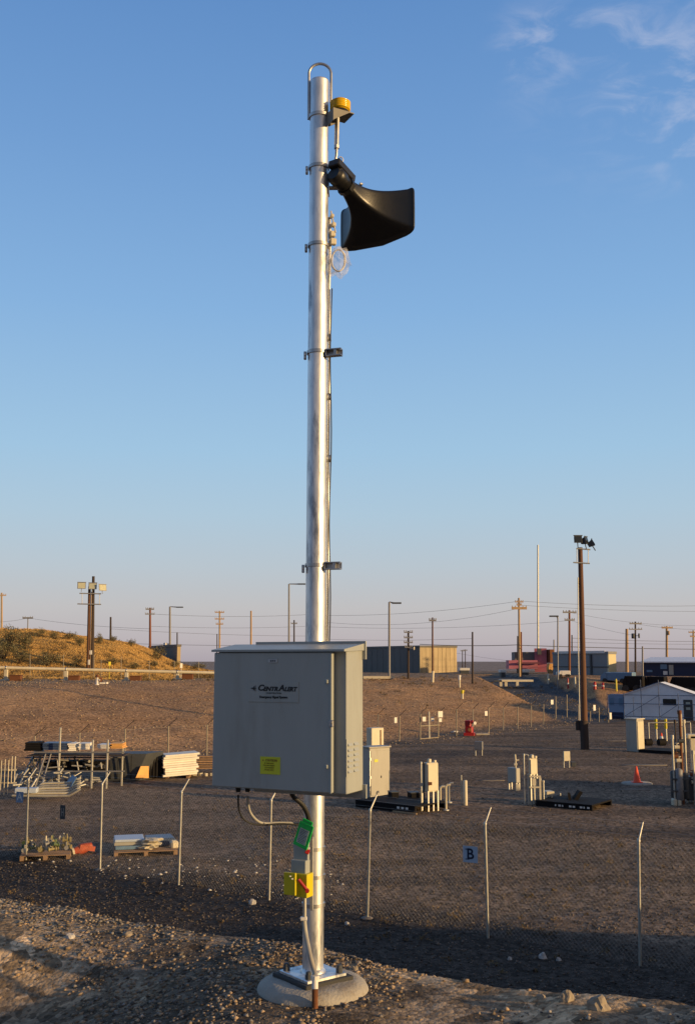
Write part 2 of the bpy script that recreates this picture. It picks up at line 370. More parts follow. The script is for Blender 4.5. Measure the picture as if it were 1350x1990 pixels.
def H(x, y):
    x = np.asarray(x, float); y = np.asarray(y, float)
    s = crest_d(x, y)
    # near plateau
    near = NEAR + 0.0 * x
    near = near + 0.20 * np.exp(-(((x + 0.2) / 0.9) ** 2 + ((y - 5.9) / 0.9) ** 2)) * 0.25
    near = near - 0.26 * sst((-0.55 - x) / 1.6) * sst((6.9 - y) / 0.9) * (1 - sst((-0.55 - x - 3.0) / 4))   # hollow left of the footing
    near = near + 0.10 * fbm(x, y, 0.55, 1, 2) + 0.022 * fbm(x, y, 2.6, 4, 3) + 0.006 * fbm(x, y, 11, 6, 2)
    near = near + (0.55 + 0.5 * fbm(x, y, 0.4, 2)) * sst(-crest_d(x, y, True)[2] / 3)  # top of the added bulge, raised to lengthen its shade
    near = near + 0.05 * sst((x - 0.35) / 1.0)
    pad = np.hypot(x + 0.187, y - 5.87); near = near + (NEAR - near) * (1 - sst((pad - 0.34) / 0.35))
    near = near + 0.06 * sst((x - 0.5) / 1.0) * np.clip(fbm(x, y, 1.6, 8), -0.3, 1) * 2
    low = sst(s / 5.6 + 0.02)
    lowp = np.clip(s / 5.2, 0, 1); low = lowp * (1.0 - 0.15 * np.sin(lowp * math.pi))
    floor = 0.10 * fbm(x, y, 0.12, 2) + 0.03 * fbm(x, y, 0.9, 5) + 0.012 * fbm(x, y, 4.0, 7)
    floor = floor + 0.09 * np.exp(-((s - 14.5) / 1.6) ** 2) * (1 + fbm(x, y, 0.5, 3))
    z = near * (1 - low) + floor * low
    # far bank
    t = seg_sd(x, y, BASE)
    run = np.interp(x, [-20, 0, 14, 40], [27, 26, 20, 16])
    fb = np.clip(t / run, 0, 1); rise = NEAR * (fb * 0.55 + 0.45 * sst(fb)) + 0.22 * fbm(x, y, 0.22, 6) * sst(t / 6) * (1 - sst((y - 150) / 200))
    rt, rd = ramp_t(x, y)
    zr = np.clip(rt, 0, 1.0) * 2.9
    cut = zr + np.maximum(0, rd - 3.2) * 0.55
    rise2 = np.where((rt > -0.15) & (rt < 1.6), np.minimum(rise, np.maximum(cut, 0)), rise)
    z = np.where(t > 0, floor * (1 - sst(t / 3)) + rise2, z)
    # grassy hill on the left
    prof = np.interp(x, [-400, -46, -44, -37.7, -31.2, -27.5, -24.6, -21.3, -18, -15], [7.6, 6.0, 5.5, 5.3, 4.3, 3.7, 2.3, 0.95, 0.3, 0.0])
    hl = prof * sst((y - 99) / 24) * (1 - sst((y - 136) / 30))
    z = z + hl * (1 + 0.22 * fbm(x, y, 0.14, 9))
    z = z + sst((y - 160) / 120) * (-0.5)
    return z
def Hs(x, y): return float(H(np.array([x], float), np.array([y], float))[0])
def smp(*segs):
    r = []
    for a, b, n in segs: r.append(np.linspace(a, b, n, endpoint=False))
    return np.concatenate(r)
xs = np.concatenate([-np.geomspace(4000, 70, 24)[:-1], smp((-70, -12, 110), (-12, -3.2, 60), (-3.2, 3.4, 190), (3.4, 12, 60), (12, 70, 110)), np.geomspace(70, 4000, 24)])
ys = np.concatenate([-np.geomspace(400, 8, 12), smp((-7, 3.8, 20), (3.8, 8.6, 150), (8.6, 32, 150), (32, 150, 230)), np.geomspace(150, 6000, 34)])
XX, YY = np.meshgrid(xs, ys); ZZ = H(XX, YY)
nx, ny = len(xs), len(ys)
me = bpy.data.meshes.new('ground')
me.vertices.add(nx * ny); me.vertices.foreach_set('co', np.stack([XX, YY, ZZ], -1).reshape(-1))
ii = (np.arange(ny - 1)[:, None] * nx + np.arange(nx - 1)[None, :]).reshape(-1)
quads = np.stack([ii, ii + 1, ii + 1 + nx, ii + nx], -1).astype(np.int32)
nf = len(quads); me.loops.add(nf * 4); me.loops.foreach_set('vertex_index', quads.reshape(-1))
me.polygons.add(nf); me.polygons.foreach_set('loop_start', np.arange(nf, dtype=np.int32) * 4); me.polygons.foreach_set('loop_total', np.full(nf, 4, np.int32))
me.polygons.foreach_set('use_smooth', np.ones(nf, bool)); me.update(); me.validate()
# material zones of the ground (soil, gravel and asphalt; the bank-foot strip has shade in its colour)
S = crest_d(XX, YY, True)[1]; T = seg_sd(XX, YY, BASE); RT, RD = ramp_t(XX, YY)
col = np.zeros((ny, nx, 4)); col[..., 3] = 1
def setc(mask, c): col[..., :3] = col[..., :3] * (1 - mask[..., None]) + np.array(c) * mask[..., None]
setc(np.ones_like(XX), (0.150, 0.106, 0.072))                                  # yard floor
setc(sst(0.5 + 2.2 * fbm(XX, YY, 0.16, 4)) * 0.5, (0.13, 0.098, 0.074))
ruts = sst(0.5 + 3 * vnoise(XX * 0.03 + 3, YY * 0.9, 2)); setc(sst(-0.1 + 3.2 * fbm(XX, YY, 0.28, 9)) * 0.7, (0.075, 0.06, 0.05))
setc(ruts * 0.7, (0.215, 0.155, 0.108))
setc((1 - sst((S - 13.2) / 1.6 + 0.4 * fbm(XX, YY, 0.5, 1))) * (YY < 60), (0.052, 0.042, 0.035))  # dark coarse gravel at the bank's foot, with shade put into its colour
setc(1 - sst((S - 0.0) / 0.35), (0.225, 0.17, 0.118))
setc((1 - sst((S - 0.0) / 0.35)) * sst(0.2 + 3 * fbm(XX, YY, 1.1, 9)) * 0.8, (0.11, 0.085, 0.062))                            # near bank top
setc((1 - sst((S - 0.0) / 0.35)) * sst(-0.15 + 2.6 * fbm(XX, YY, 0.8, 2) + 0.75 * sst((XX - 0.2) / 1.0)), (0.42, 0.305, 0.19))   # sandy patches
setc(sst(T / 2.0), (0.33, 0.195, 0.10))                                        # far bank
setc(sst(T / 2.0) * sst(0.4 + 2.4 * fbm(XX, YY, 0.25, 3)) * 0.6, (0.42, 0.25, 0.125))
setc(sst((T - 27) / 4) * (YY > 60), (0.26, 0.18, 0.115))
setc((RD < 3.6) * sst((RT + 0.1) / 0.1) * (RT < 1.5) * (T > -4), (0.075, 0.078, 0.085))   # asphalt ramp
hillm = sst((YY - 99.5) / 1.5) * (1 - sst((YY - 160) / 20)) * (1 - sst((XX + 15) / 3)); setc(hillm, (0.40, 0.235, 0.075))
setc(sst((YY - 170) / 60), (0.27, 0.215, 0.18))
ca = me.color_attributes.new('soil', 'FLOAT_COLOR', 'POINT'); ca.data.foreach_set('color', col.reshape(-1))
def ground_mat():
    m = bpy.data.materials.new('ground_gravel'); m.use_nodes = True; t = m.node_tree; b = t.nodes['Principled BSDF']; L = t.links.new
    n = lambda tp, **k: [x := t.nodes.new(tp), [setattr(x, a, c) for a, c in k.items()]][0]
    at = n('ShaderNodeAttribute', attribute_name='soil'); co = n('ShaderNodeTexCoord').outputs['Object']
    v1 = n('ShaderNodeTexVoronoi'); L(co, v1.inputs['Vector']); v1.inputs['Scale'].default_value = 38
    v2 = n('ShaderNodeTexVoronoi'); L(co, v2.inputs['Vector']); v2.inputs['Scale'].default_value = 9
    s1 = n('ShaderNodeSeparateColor'); L(v1.outputs['Color'], s1.inputs[0]); s2 = n('ShaderNodeSeparateColor'); L(v2.outputs['Color'], s2.inputs[0])
    a = n('ShaderNodeMapRange'); L(s1.outputs[0], a.inputs[0]); a.inputs['To Min'].default_value = 0.55; a.inputs['To Max'].default_value = 1.5
    c = n('ShaderNodeMapRange'); L(s2.outputs[1], c.inputs[0]); c.inputs['To Min'].default_value = 0.5; c.inputs['To Max'].default_value = 1.55
    n1 = n('ShaderNodeTexNoise'); L(co, n1.inputs['Vector']); n1.inputs['Scale'].default_value = 0.55; n1.inputs['Detail'].default_value = 9; n1.inputs['Roughness'].default_value = 0.7
    d = n('ShaderNodeMapRange'); L(n1.outputs['Fac'], d.inputs[0]); d.inputs['From Min'].default_value = 0.3; d.inputs['From Max'].default_value = 0.7; d.inputs['To Min'].default_value = 0.72; d.inputs['To Max'].default_value = 1.28
    m1_ = n('ShaderNodeMath', operation='MULTIPLY'); L(a.outputs[0], m1_.inputs[0]); L(c.outputs[0], m1_.inputs[1])
    m2_ = n('ShaderNodeMath', operation='MULTIPLY'); L(m1_.outputs[0], m2_.inputs[0]); L(d.outputs[0], m2_.inputs[1])
    sc = n('ShaderNodeVectorMath', operation='SCALE'); L(at.outputs['Color'], sc.inputs[0]); L(m2_.outputs[0], sc.inputs['Scale'])
    L(sc.outputs[0], b.inputs['Base Color']); b.inputs['Roughness'].default_value = 0.95; b.inputs['Specular IOR Level'].default_value = 0.15
    nb = n('ShaderNodeTexNoise'); L(co, nb.inputs['Vector']); nb.inputs['Scale'].default_value = 3.5; nb.inputs['Detail'].default_value = 10; nb.inputs['Roughness'].default_value = 0.78
    nb2 = n('ShaderNodeTexNoise'); L(co, nb2.inputs['Vector']); nb2.inputs['Scale'].default_value = 9.0; nb2.inputs['Detail'].default_value = 4; nb2.inputs['Roughness'].default_value = 0.7
    b0 = n('ShaderNodeBump'); L(nb2.outputs['Fac'], b0.inputs['Height']); b0.inputs['Strength'].default_value = 0.55; b0.inputs['Distance'].default_value = 0.05
    b1 = n('ShaderNodeBump'); L(b0.outputs[0], b1.inputs['Normal']); L(nb.outputs['Fac'], b1.inputs['Height']); b1.inputs['Strength'].default_value = 0.5; b1.inputs['Distance'].default_value = 0.035
    b2 = n('ShaderNodeBump'); L(v1.outputs['Distance'], b2.inputs['Height']); b2.inputs['Strength'].default_value = 0.5; b2.inputs['Distance'].default_value = 0.012; b2.invert = True; L(b1.outputs[0], b2.inputs['Normal'])
    L(b2.outputs[0], b.inputs['Normal']); return m
M['olivegreen'] = mat('olive_green_paint', (0.10, 0.14, 0.05), 0.5)
M['oliveyellow'] = mat('dull_yellow_paint', (0.28, 0.23, 0.10), 0.5)
M['redrust'] = mat('orange_red_paint', (0.42, 0.08, 0.03), 0.6, var=0.3)
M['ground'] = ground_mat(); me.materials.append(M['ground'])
g = bpy.data.objects.new('ground', me); COL.objects.link(g); tag(g, kind='structure')

# scattered stones (uncountable gravel)
def stones(name, pts, radii, m, label, seed=1, flat=0.65):
    r = np.random.default_rng(seed); n = len(pts)
    base = np.array([(1, 0, 0), (-1, 0, 0), (0, 1, 0), (0, -1, 0), (0, 0, 1), (0, 0, -1)], float)
    fc = np.array([(0, 2, 4), (2, 1, 4), (1, 3, 4), (3, 0, 4), (2, 0, 5), (1, 2, 5), (3, 1, 5), (0, 3, 5)], np.int32)
    # subdivide-free pebbles: a jittered, squashed and turned octahedron with cut corners
    v = base[None] * (0.75 + 0.5 * r.random((n, 6, 1))) + 0.28 * (r.random((n, 6, 3)) - 0.5)
    q = r.normal(size=(n, 4)); q /= np.linalg.norm(q, axis=1)[:, None]; w_, x_, y_, z_ = q.T
    Rm = np.stack([np.stack([1 - 2 * (y_ * y_ + z_ * z_), 2 * (x_ * y_ - z_ * w_), 2 * (x_ * z_ + y_ * w_)], -1), np.stack([2 * (x_ * y_ + z_ * w_), 1 - 2 * (x_ * x_ + z_ * z_), 2 * (y_ * z_ - x_ * w_)], -1), np.stack([2 * (x_ * z_ - y_ * w_), 2 * (y_ * z_ + x_ * w_), 1 - 2 * (x_ * x_ + y_ * y_)], -1)], 1)
    v = np.einsum('nij,nkj->nki', Rm, v); v[..., 2] *= flat
    v = v * radii[:, None, None] + pts[:, None, :]
    f = (fc[None] + (np.arange(n) * 6)[:, None, None]).reshape(-1, 3)
    me = bpy.data.meshes.new(name); me.vertices.add(n * 6); me.vertices.foreach_set('co', v.reshape(-1))
    k = len(f); me.loops.add(k * 3); me.loops.foreach_set('vertex_index', f.reshape(-1)); me.polygons.add(k)
    me.polygons.foreach_set('loop_start', np.arange(k, dtype=np.int32) * 3); me.polygons.foreach_set('loop_total', np.full(k, 3, np.int32)); me.update(); me.validate()
    me.materials.append(m); o = bpy.data.objects.new(name, me); COL.objects.link(o)
    return tag(o, label, 'gravel', kind='stuff')
def scatter(n, x0, x1, y0, y1, keep, rmin, rmax, seed, p=2.6):
    r = np.random.default_rng(seed); x = r.uniform(x0, x1, n); y = r.uniform(y0, y1, n)
    k = keep(x, y, r.random(n)); x, y = x[k], y[k]
    rad = rmin + (rmax - rmin) * r.random(len(x)) ** p; z = H(x, y) + rad * 0.15
    return np.stack([x, y, z], -1), rad
M['peb'] = mat('pebbles', (0.30, 0.225, 0.155), 0.9, var=0.25, scale=3, island=0.55, spec=0.25)
M['clod'] = mat('earth_clods', (0.31, 0.225, 0.145), 0.95, var=0.2, scale=6, island=0.25, spec=0.15)
M['pebg'] = mat('grey_pebbles', (0.17, 0.155, 0.14), 0.85, var=0.3, scale=3, island=0.7, spec=0.3)
M['pebd'] = mat('shade_dark_pebbles', (0.115, 0.093, 0.075), 0.85, var=0.3, scale=2, island=0.75, spec=0.3)  # dark stones, deepened further for shade at the bank's foot
patch = lambda x, y: fbm(x, y, 0.9, 2)
pts, rad = scatter(170000, -4.2, 4.4, 3.9, 9.0, lambda x, y, u: (crest_d(x, y) < 0.5) & (np.hypot(x + .187, y - 5.87) > 0.303) & (u < 0.9 - 2.4 * patch(x, y) - 0.55 * (x > 0.3)), 0.003, 0.019, 3, 3.4)
sel = np.random.default_rng(2).random(len(pts)) < 0.45 + 0.5 * (fbm(pts[:, 0], pts[:, 1], 0.8, 7) + 0.1)
stones('gravel', pts[~sel], rad[~sel], M['peb'], 'loose tan gravel on the near bank around the concrete footing', 5)
stones('gravel', pts[sel] + np.array([0, 0, .001]), rad[sel], M['pebg'], 'loose grey gravel mixed with the tan gravel on the near bank', 15)
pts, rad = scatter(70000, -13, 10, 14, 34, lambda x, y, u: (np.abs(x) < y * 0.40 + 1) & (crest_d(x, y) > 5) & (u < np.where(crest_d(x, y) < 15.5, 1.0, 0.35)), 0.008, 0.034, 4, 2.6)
stones('gravel', pts, rad, M['pebd'], 'coarse gravel at the foot of the bank by the fence, coloured darker for its shade', 6)
pts, rad = scatter(1100, -11, 9, 17, 27, lambda x, y, u: (np.abs(crest_d(x, y) - 14.6) < 1.6) & (u < 0.9), 0.02, 0.055, 8, 3)
stones('gravel', pts, rad, M['whiterock'], 'pale cobbles strewn along the line of the near fence', 7)
pts, rad = scatter(26000, -34, 24, 48, 112, lambda x, y, u: (np.abs(x) < y * 0.36 + 1) & (seg_sd(x, y, BASE) > -3), 0.02, 0.085, 9, 3)
stones('gravel', pts, rad, M['peb'], 'tan stones scattered over the far brown bank', 9)

pts, rad = scatter(1000, -3.6, 3.6, 4.3, 8.0, lambda x, y, u: (crest_d(x, y) < 0.25) & (np.hypot(x + .187, y - 5.87) > 0.36) & (u < 0.5 + 2 * fbm(x, y, 1.2, 4)), 0.010, 0.030, 31, 3.5)
stones('clods', pts, rad, M['clod'], 'sandy clods of broken earth lying on the near bank', 33, flat=0.5)
pts, rad = scatter(30000, -24, 20, 34, 72, lambda x, y, u: (np.abs(x) < y * 0.36 + 1) & (seg_sd(x, y, BASE) < 0) & (u < .5 - 1.5 * fbm(x, y, .3, 1)), 0.012, 0.05, 41, 3)
stones('gravel', pts, rad, M['pebd'], 'dark stones scattered over the middle of the yard', 42)
# larger rocks on the crest
def rock(px, py, wpx, hpx, label, m, z=None, Y=None):
    p = P(px, py, z) if z is not None else G(px, py, 3.0); r = wpx / 2 * mpp(p.y, py) * 1.02
    mb = MB(); import bmesh
    bm = bmesh.new(); bmesh.ops.create_icosphere(bm, subdivisions=3, radius=1)
    sx = random.random() * 9
    for v in bm.verts:
        c = v.co.copy(); k = 1 + 0.35 * mnoise.noise(c * 1.1 + Vector((sx, 2, 3))) + 0.16 * mnoise.noise(c * 3 + Vector((sx, 0, 0)))
        v.co = Vector((c.x * r * k, c.y * r * k * 0.8, max(c.z, -0.35) * r * k * hpx / wpx * 1.7))
    mb.add([v.co for v in bm.verts], [tuple(v.index for v in f.verts) for f in bm.faces], False); bm.free()
    gz = Hs(p.x, p.y) if z is None else z
    mb.v = [(a + p.x, b + p.y, c + gz + r * 0.05) for a, b, c in mb.v]
    return solo('rock', mb, m, label, 'rock', 'rocks along the crest and ditch', origin=(p.x, p.y, gz))

# ------------------------------------------------------------------ writing
def text_geo(s, size, T, shear=0.0, sx=1.0, bold=0.0, align='CENTER', extrude=0.0008):
    cu = bpy.data.curves.new('t', 'FONT'); cu.body = s; cu.size = size; cu.align_x = align; cu.align_y = 'CENTER'; cu.extrude = extrude; cu.shear = shear; cu.offset = bold; cu.resolution_u = 3
    o = bpy.data.objects.new('t', cu); COL.objects.link(o); dg = bpy.context.evaluated_depsgraph_get(); ev = o.evaluated_get(dg); m = ev.to_mesh()
    v = [T @ Vector((p.co.x * sx, p.co.y, p.co.z)) for p in m.vertices]; f = [tuple(q.vertices) for q in m.polygons]; ev.to_mesh_clear()
    bpy.data.objects.remove(o); bpy.data.curves.remove(cu)
    return v, f

# ------------------------------------------------------------------ the siren pole
PX, PYY, PZ = -0.187, 5.87, NEAR + 0.09              # axis of the pole, top of the base plate
topz = PY(621, 160, PYY).z
LEANX = PY(621, 160, PYY).x - PX
def pole_x(z): return PX + LEANX * (z - PZ) / (topz - PZ)
RP = 0.057
siren = thing('siren_pole', 'tall galvanised steel siren pole carrying a grey cabinet, a black horn and an amber beacon', 'siren pole', (PX, PYY, PZ))
mb = MB(); mb.tube([(pole_x(z), PYY, z) for z in np.linspace(PZ, topz, 24)], RP, 40)
mb.lathe((pole_x(topz), PYY, topz), [(RP, 0.0), (RP * 0.97, 0.006), (RP * 0.8, 0.012), (0.004, 0.015)], 40)
build('pole', mb, M['galv'], siren, True)
# base plate on four nuts over the footing
RZ = R(38)
mb = MB(Matrix.Translation((PX, PYY, PZ - 0.010)) @ Matrix.Rotation(RZ, 4, 'Z')); mb.bbox((0, 0, 0), (0.26, 0.26, 0.020), 0.003)
mb.lathe((0, 0, 0.010), [(RP + 0.014, 0), (RP + 0.012, 0.006), (RP + 0.001, 0.018)], 32)
build('base_plate', mb, M['galv'], siren, True)
for sx in (-1, 1):
    for sy in (-1, 1):
        mb = MB(Matrix.Translation((PX, PYY, PZ)) @ Matrix.Rotation(RZ, 4, 'Z'))
        mb.lathe((sx * 0.102, sy * 0.102, 0), [(0.019, 0), (0.019, 0.020), (0.016, 0.022), (0.015, 0.034), (0.010, 0.038)], 8, smooth=False)
        build('anchor_bolt', mb, M['dkgrey'], siren, True)
pad = thing('concrete_footing', 'round domed concrete footing under the siren pole base plate', 'footing', (PX, PYY, NEAR))
mb = MB(); n = 56; prof = [(0.306, -0.12), (0.304, -0.02), (0.300, 0.005), (0.290, 0.024), (0.268, 0.040), (0.245, 0.050), (0.225, 0.054), (0.16, 0.058), (0.02, 0.060)]
mb.lathe((PX, PYY, NEAR), prof, n); mb.v = [(x + 0.003 * mnoise.noise(Vector((x * 9, y * 9, z * 9))), y + 0.003 * mnoise.noise(Vector((x * 7, y * 9, z * 9 + 5))), z + 0.002 * mnoise.noise(Vector((x * 12, y * 12, 3)))) for x, y, z in mb.v]
build('footing_body', mb, M['concrete'], pad, True)
mb = MB(Matrix.Translation((PX, PYY, NEAR + 0.064)) @ Matrix.Rotation(RZ, 4, 'Z')); mb.bbox((0, 0, 0), (0.315, 0.315, 0.022), 0.004); build('grout_bed', mb, M['grout'], pad, True)

# lifting loop at the top
mb = MB(); zt = PY(601, 230, PYY).z; zb_ = topz; a = pole_x(topz) - 0.066; b = pole_x(topz) + 0.070; cx = (a + b) / 2; rr = (b - a) / 2
ztop = PY(623, 124, PYY).z - rr
pts = [(a, PYY, PY(601, 232, PYY).z)] + [(a, PYY, ztop)] + [(cx - rr * math.cos(t), PYY, ztop + rr * math.sin(t)) for t in np.linspace(0.15, math.pi - 0.15, 14)] + [(b, PYY, ztop), (b, PYY, PY(645, 200, PYY).z)]
mb.tube(pts, 0.0085, 12); build('lifting_loop', mb, M['steel'], siren, True)
# strap clamps
def clamp(py, bolt=True, name='band_clamp', r=0.0):
    z = PY(620, py, PYY).z; x = pole_x(z); mb = MB()
    ri = RP + 0.001; ro = RP + 0.0065; hh = 0.010
    mb.lathe((x, PYY, z), [(ri, -hh), (ro, -hh), (ro, hh), (ri, hh)], 36, smooth=False)
    if bolt: mb.bbox((x - RP - 0.016, PYY - 0.012, z - 0.02), (0.016, 0.03, 0.045), 0.003); mb.tube([(x - RP - 0.016, PYY - 0.04, z - 0.02), (x - RP - 0.016, PYY + 0.02, z - 0.02)], 0.004, 8)
    return build(name, mb, M['steel'], siren, True)
for py, bo in ((228, False), (327, True), (478, True), (686, True), (1099, True), (1648, False), (1702, False), (1757, False)): clamp(py, bo)
for i, py in enumerate((690, 1101)):
    z = PY(650, py, PYY).z; x = pole_x(z); mb = MB()
    T = Matrix.Translation((x + RP * 0.9, PYY - 0.035, z)) @ Matrix.Rotation(R(-16), 4, 'Z')
    for dz in (-0.019, 0.019): mb.box(0, 0.095, -0.02, 0.02, dz - 0.0025, dz + 0.0025, T)
    mb.box(0, 0.004, -0.02, 0.02, -0.019, 0.019, T); mb.box(0.0, 0.095, 0.017, 0.02, -0.021, 0.021, T)
    mb.box(0.05, 0.066, -0.016, 0.012, -0.016, 0.016, T); mb.box(0.088, 0.096, -0.02, -0.012, 0.008, 0.02, T)
    build('strut_bracket', mb, M['steel'], siren, True)
# conduit running up the right-hand side
mb = MB(); zz = [PY(637, y, PYY).z for y in (1262, 1100, 900, 700, 560, 470, 420)]
mb.tube([(pole_x(z) + RP + 0.008 + (0.004 if i % 2 else 0), PYY + 0.02, z) for i, z in enumerate(zz)], 0.0095, 10); build('conduit', mb, M['steel'], siren, True)
for py in (655, 770, 890):
    mb = MB(); z = PY(640, py, PYY).z; mb.lathe((pole_x(z) + RP + 0.010, PYY + 0.02, z), [(0.010, -0.02), (0.013, -0.02), (0.013, 0.02), (0.010, 0.02)], 12)
    build('conduit_coupling', mb, M['steel'], siren, True)
mb = MB(); zz = [PY(637, y, PYY).z for y in np.linspace(1250, 560, 16)]
mb.tube([(pole_x(z) + RP + 0.022 + 0.005 * math.sin(i * 0.9), PYY + 0.005, z) for i, z in enumerate(zz)], 0.0035, 8); build('signal_cable', mb, M['rubber'], siren, True)

# amber beacon on its bracket
bc = PY(661, 224, PYY - 0.03)
be = MB(); be.lathe(bc, [(0.055, 0.0), (0.055, 0.014), (0.050, 0.024)], 32)
be_o = build('beacon', be, M['black'], siren, True)
mb = MB(); prof = [(0.047, 0.020), (0.049, 0.028)]
for k in range(5): z0 = 0.030 + k * 0.0115; prof += [(0.0560, z0), (0.0630, z0 + 0.004), (0.0555, z0 + 0.009)]
prof += [(0.046, 0.092), (0.036, 0.099), (0.004, 0.101)]
mb.lathe(bc, prof, 32); build('lens', mb, M['amber'], be_o, True)
mb = MB(Matrix.Translation(bc) @ Matrix.Rotation(R(28), 4, 'Z'))
mb.box(-0.075, 0.062, -0.062, 0.062, -0.006, 0.0); mb.prism([(-0.075, -0.006), (0.03, -0.006), (-0.075, -0.075)], 0.004, Matrix.Translation((0, -0.062, 0))); mb.prism([(-0.075, -0.006), (0.03, -0.006), (-0.075, -0.075)], 0.004, Matrix.Translation((0, 0.058, 0)))
mb.box(-0.079, -0.075, -0.062, 0.062, -0.080, 0.0); build('beacon_bracket', mb, M['dullsteel'], siren, True)
mb = MB(); p0 = bc + Vector((-0.018, 0, -0.006)); q = PY(654, 290, PYY - 0.03); mb.tube([p0, (q.x, q.y, q.z + 0.02)], 0.015, 12); mb.tube([(q.x, q.y, q.z + 0.024), (q.x, q.y, q.z + 0.004)], 0.017, 6, smooth=False)
q2 = PY(650, 322, PYY - 0.02); mb.tube([(q.x, q.y, q.z + 0.01), (q.x - 0.002, q.y, q.z - 0.04), q2], 0.009, 10); build('beacon_conduit', mb, M['steel'], siren, True)
mb = MB(); c = PY(661, 311, PYY - 0.03); mb.tube([c + Vector((0.017 * math.cos(t), 0, 0.02 * math.sin(t))) for t in np.linspace(-1.6, 2.0, 9)], 0.0035, 8); build('cable_loop', mb, M['white'], siren, True)

# horn
YA = 6.02
A = PY(801, 362, YA); B = PY(799, 447, YA)
def solveY(px, py, z):
    d = pixdir(px, py); return d.y * (z - EYE) / d.z
C_ = PY(664, 487, solveY(664, 487, B.z)); A.z = B.z + (A.z - B.z)
mc = (A + C_) / 2; ex = (Vector((A.x, A.y, 0)) - Vector((C_.x, C_.y, 0))); hw = ex.length / 2; ex.normalize(); hh_ = (A.z - B.z) / 2
ez = Vector((0, 0, 1)); en = Vector((-ex.y, ex.x, 0))
if en.y < 0: en = -en
th0 = PY(672, 362, 5.90)
def sup(t, p=5.0):
    c, s = math.cos(t), math.sin(t); return math.copysign(abs(c) ** (2 / p), c), math.copysign(abs(s) ** (2 / p), s)
def horn_loft(off, m=20, k=48, t1=1.0):
    rings = []
    for i in range(m + 1):
        t = i / m * t1; ctr = th0.lerp(mc, t); e = t ** 2.9 * 0.84 + 0.16 * t
        rw = 0.046 + (hw - 0.046) * e; rh = 0.044 + (hh_ - 0.044) * (t ** 2.1 * 0.78 + 0.22 * t); pw = 2.2 + 9.0 * t
        ax = (ex * 1.0).lerp(ex, t)
        ring = []
        for j in range(k):
            c, s = sup(2 * math.pi * j / k, pw)
            ring.append(ctr + ax * (c * (rw - off)) + ez * (s * (rh - off)) + en * (0.060 * t ** 3 * (1 - c * c)))
        rings.append(ring)
    return rings
mb = MB(); k = 48
ro_ = horn_loft(0.0); ri_ = horn_loft(0.004)
lip = [[q + (q - mc).normalized() * 0.010 + en * 0.0 for q in ro_[-1]], [q + (q - mc).normalized() * 0.010 + en * 0.010 for q in ro_[-1]], [q + en * 0.010 for q in ri_[-1]]]
rings = ro_ + lip + ri_[::-1]
vs = [p for r_ in rings for p in r_]; fs = [(i * k + j, i * k + (j + 1) % k, (i + 1) * k + (j + 1) % k, (i + 1) * k + j) for i in range(len(rings) - 1) for j in range(k)]
mb.add(vs, fs, True)
horn = build('horn', mb, M['black'], siren, True)
ax = (mc - th0).normalized(); axh = Vector((ax.x, ax.y, ax.z)).normalized()
mb = MB(); back = th0 - axh * 0.135
mb.tube([back, back + axh * 0.02, back + axh * 0.025, th0 - axh * 0.055, th0 - axh * 0.05, th0 + axh * 0.012], [0.040, 0.052, 0.056, 0.056, 0.049, 0.049], 28)
mb.tube([th0 - axh * 0.012, th0 + axh * 0.018], 0.060, 8, smooth=False); build('driver', mb, M['black'], horn, True)
T = Matrix.Translation(th0 - axh * 0.055 + Vector((0.006, 0, 0.060))) @ axh.to_track_quat('Y', 'Z').to_matrix().to_4x4()
mb = MB(T); mb.bbox((0, 0, 0), (0.082, 0.185, 0.048), 0.006)
for kx in (-0.03, 0.0, 0.03): mb.box(kx - 0.004, kx + 0.004, -0.079, 0.079, 0.020, 0.026)
mb.bbox((0, 0.07, -0.012), (0.085, 0.02, 0.045), 0.004); build('junction_box', mb, M['black'], horn, True)
mb = MB(); c = PY(701, 358, 5.98); mb.bbox(c, (0.022, 0.02, 0.014), 0.003, rz=0.4); build('latch', mb, M['steel'], horn, True)
mb = MB(); z1 = th0.z + 0.02; mb.box(pole_x(z1) + RP * 0.6, th0.x - 0.04, PYY - 0.02, PYY + 0.02, z1 - 0.05, z1 - 0.042); mb.box(pole_x(z1) + RP, pole_x(z1) + RP + 0.006, PYY - 0.03, PYY + 0.03, z1 - 0.09, z1 + 0.04); build('horn_bracket', mb, M['steel'], siren, True)
# weathered fitting below the horn
mb = MB()
for (px, py, rx_) in ((646, 455, 0.016), (648, 437, 0.012), (645, 420, 0.010), (647, 470, 0.018)):
    p = PY(px, py, PYY); mb.bbox(p, (rx_ * 2, 0.03, rx_ * 2.2), 0.004, rz=0.3)
mb.tube([PY(643, 410, PYY), PY(652, 452, PYY - 0.01)], 0.004, 8); build('cable_entry', mb, M['cream'], siren, True)
bag = thing('plastic_bag', 'clear crumpled plastic bag with a coiled cable tied to the pole below the horn', 'bag', PY(655, 480, PYY))
mb = MB(); c = PY(657, 508, PYY - 0.05)
vs = []; fs = []; nu, nv = 18, 12
for i in range(nv + 1):
    ph = math.pi * i / nv
    for j in range(nu):
        t = 2 * math.pi * j / nu; d = Vector((math.sin(ph) * math.cos(t), math.sin(ph) * math.sin(t), math.cos(ph)))
        k_ = 1 + 0.55 * mnoise.noise(d * 2.4 + Vector((4, 1, 7))) + 0.25 * mnoise.noise(d * 6)
        vs.append(c + Vector((d.x * 0.066 * k_, d.y * 0.030 * k_, d.z * 0.085 * k_)))
for i in range(nv):
    for j in range(nu): fs.append((i * nu + j, i * nu + (j + 1) % nu, (i + 1) * nu + (j + 1) % nu, (i + 1) * nu + j))
mb.add(vs, fs, False); build('film', mb, M['bag'], bag, True)
mb = MB(); c = PY(657, 506, PYY - 0.05)
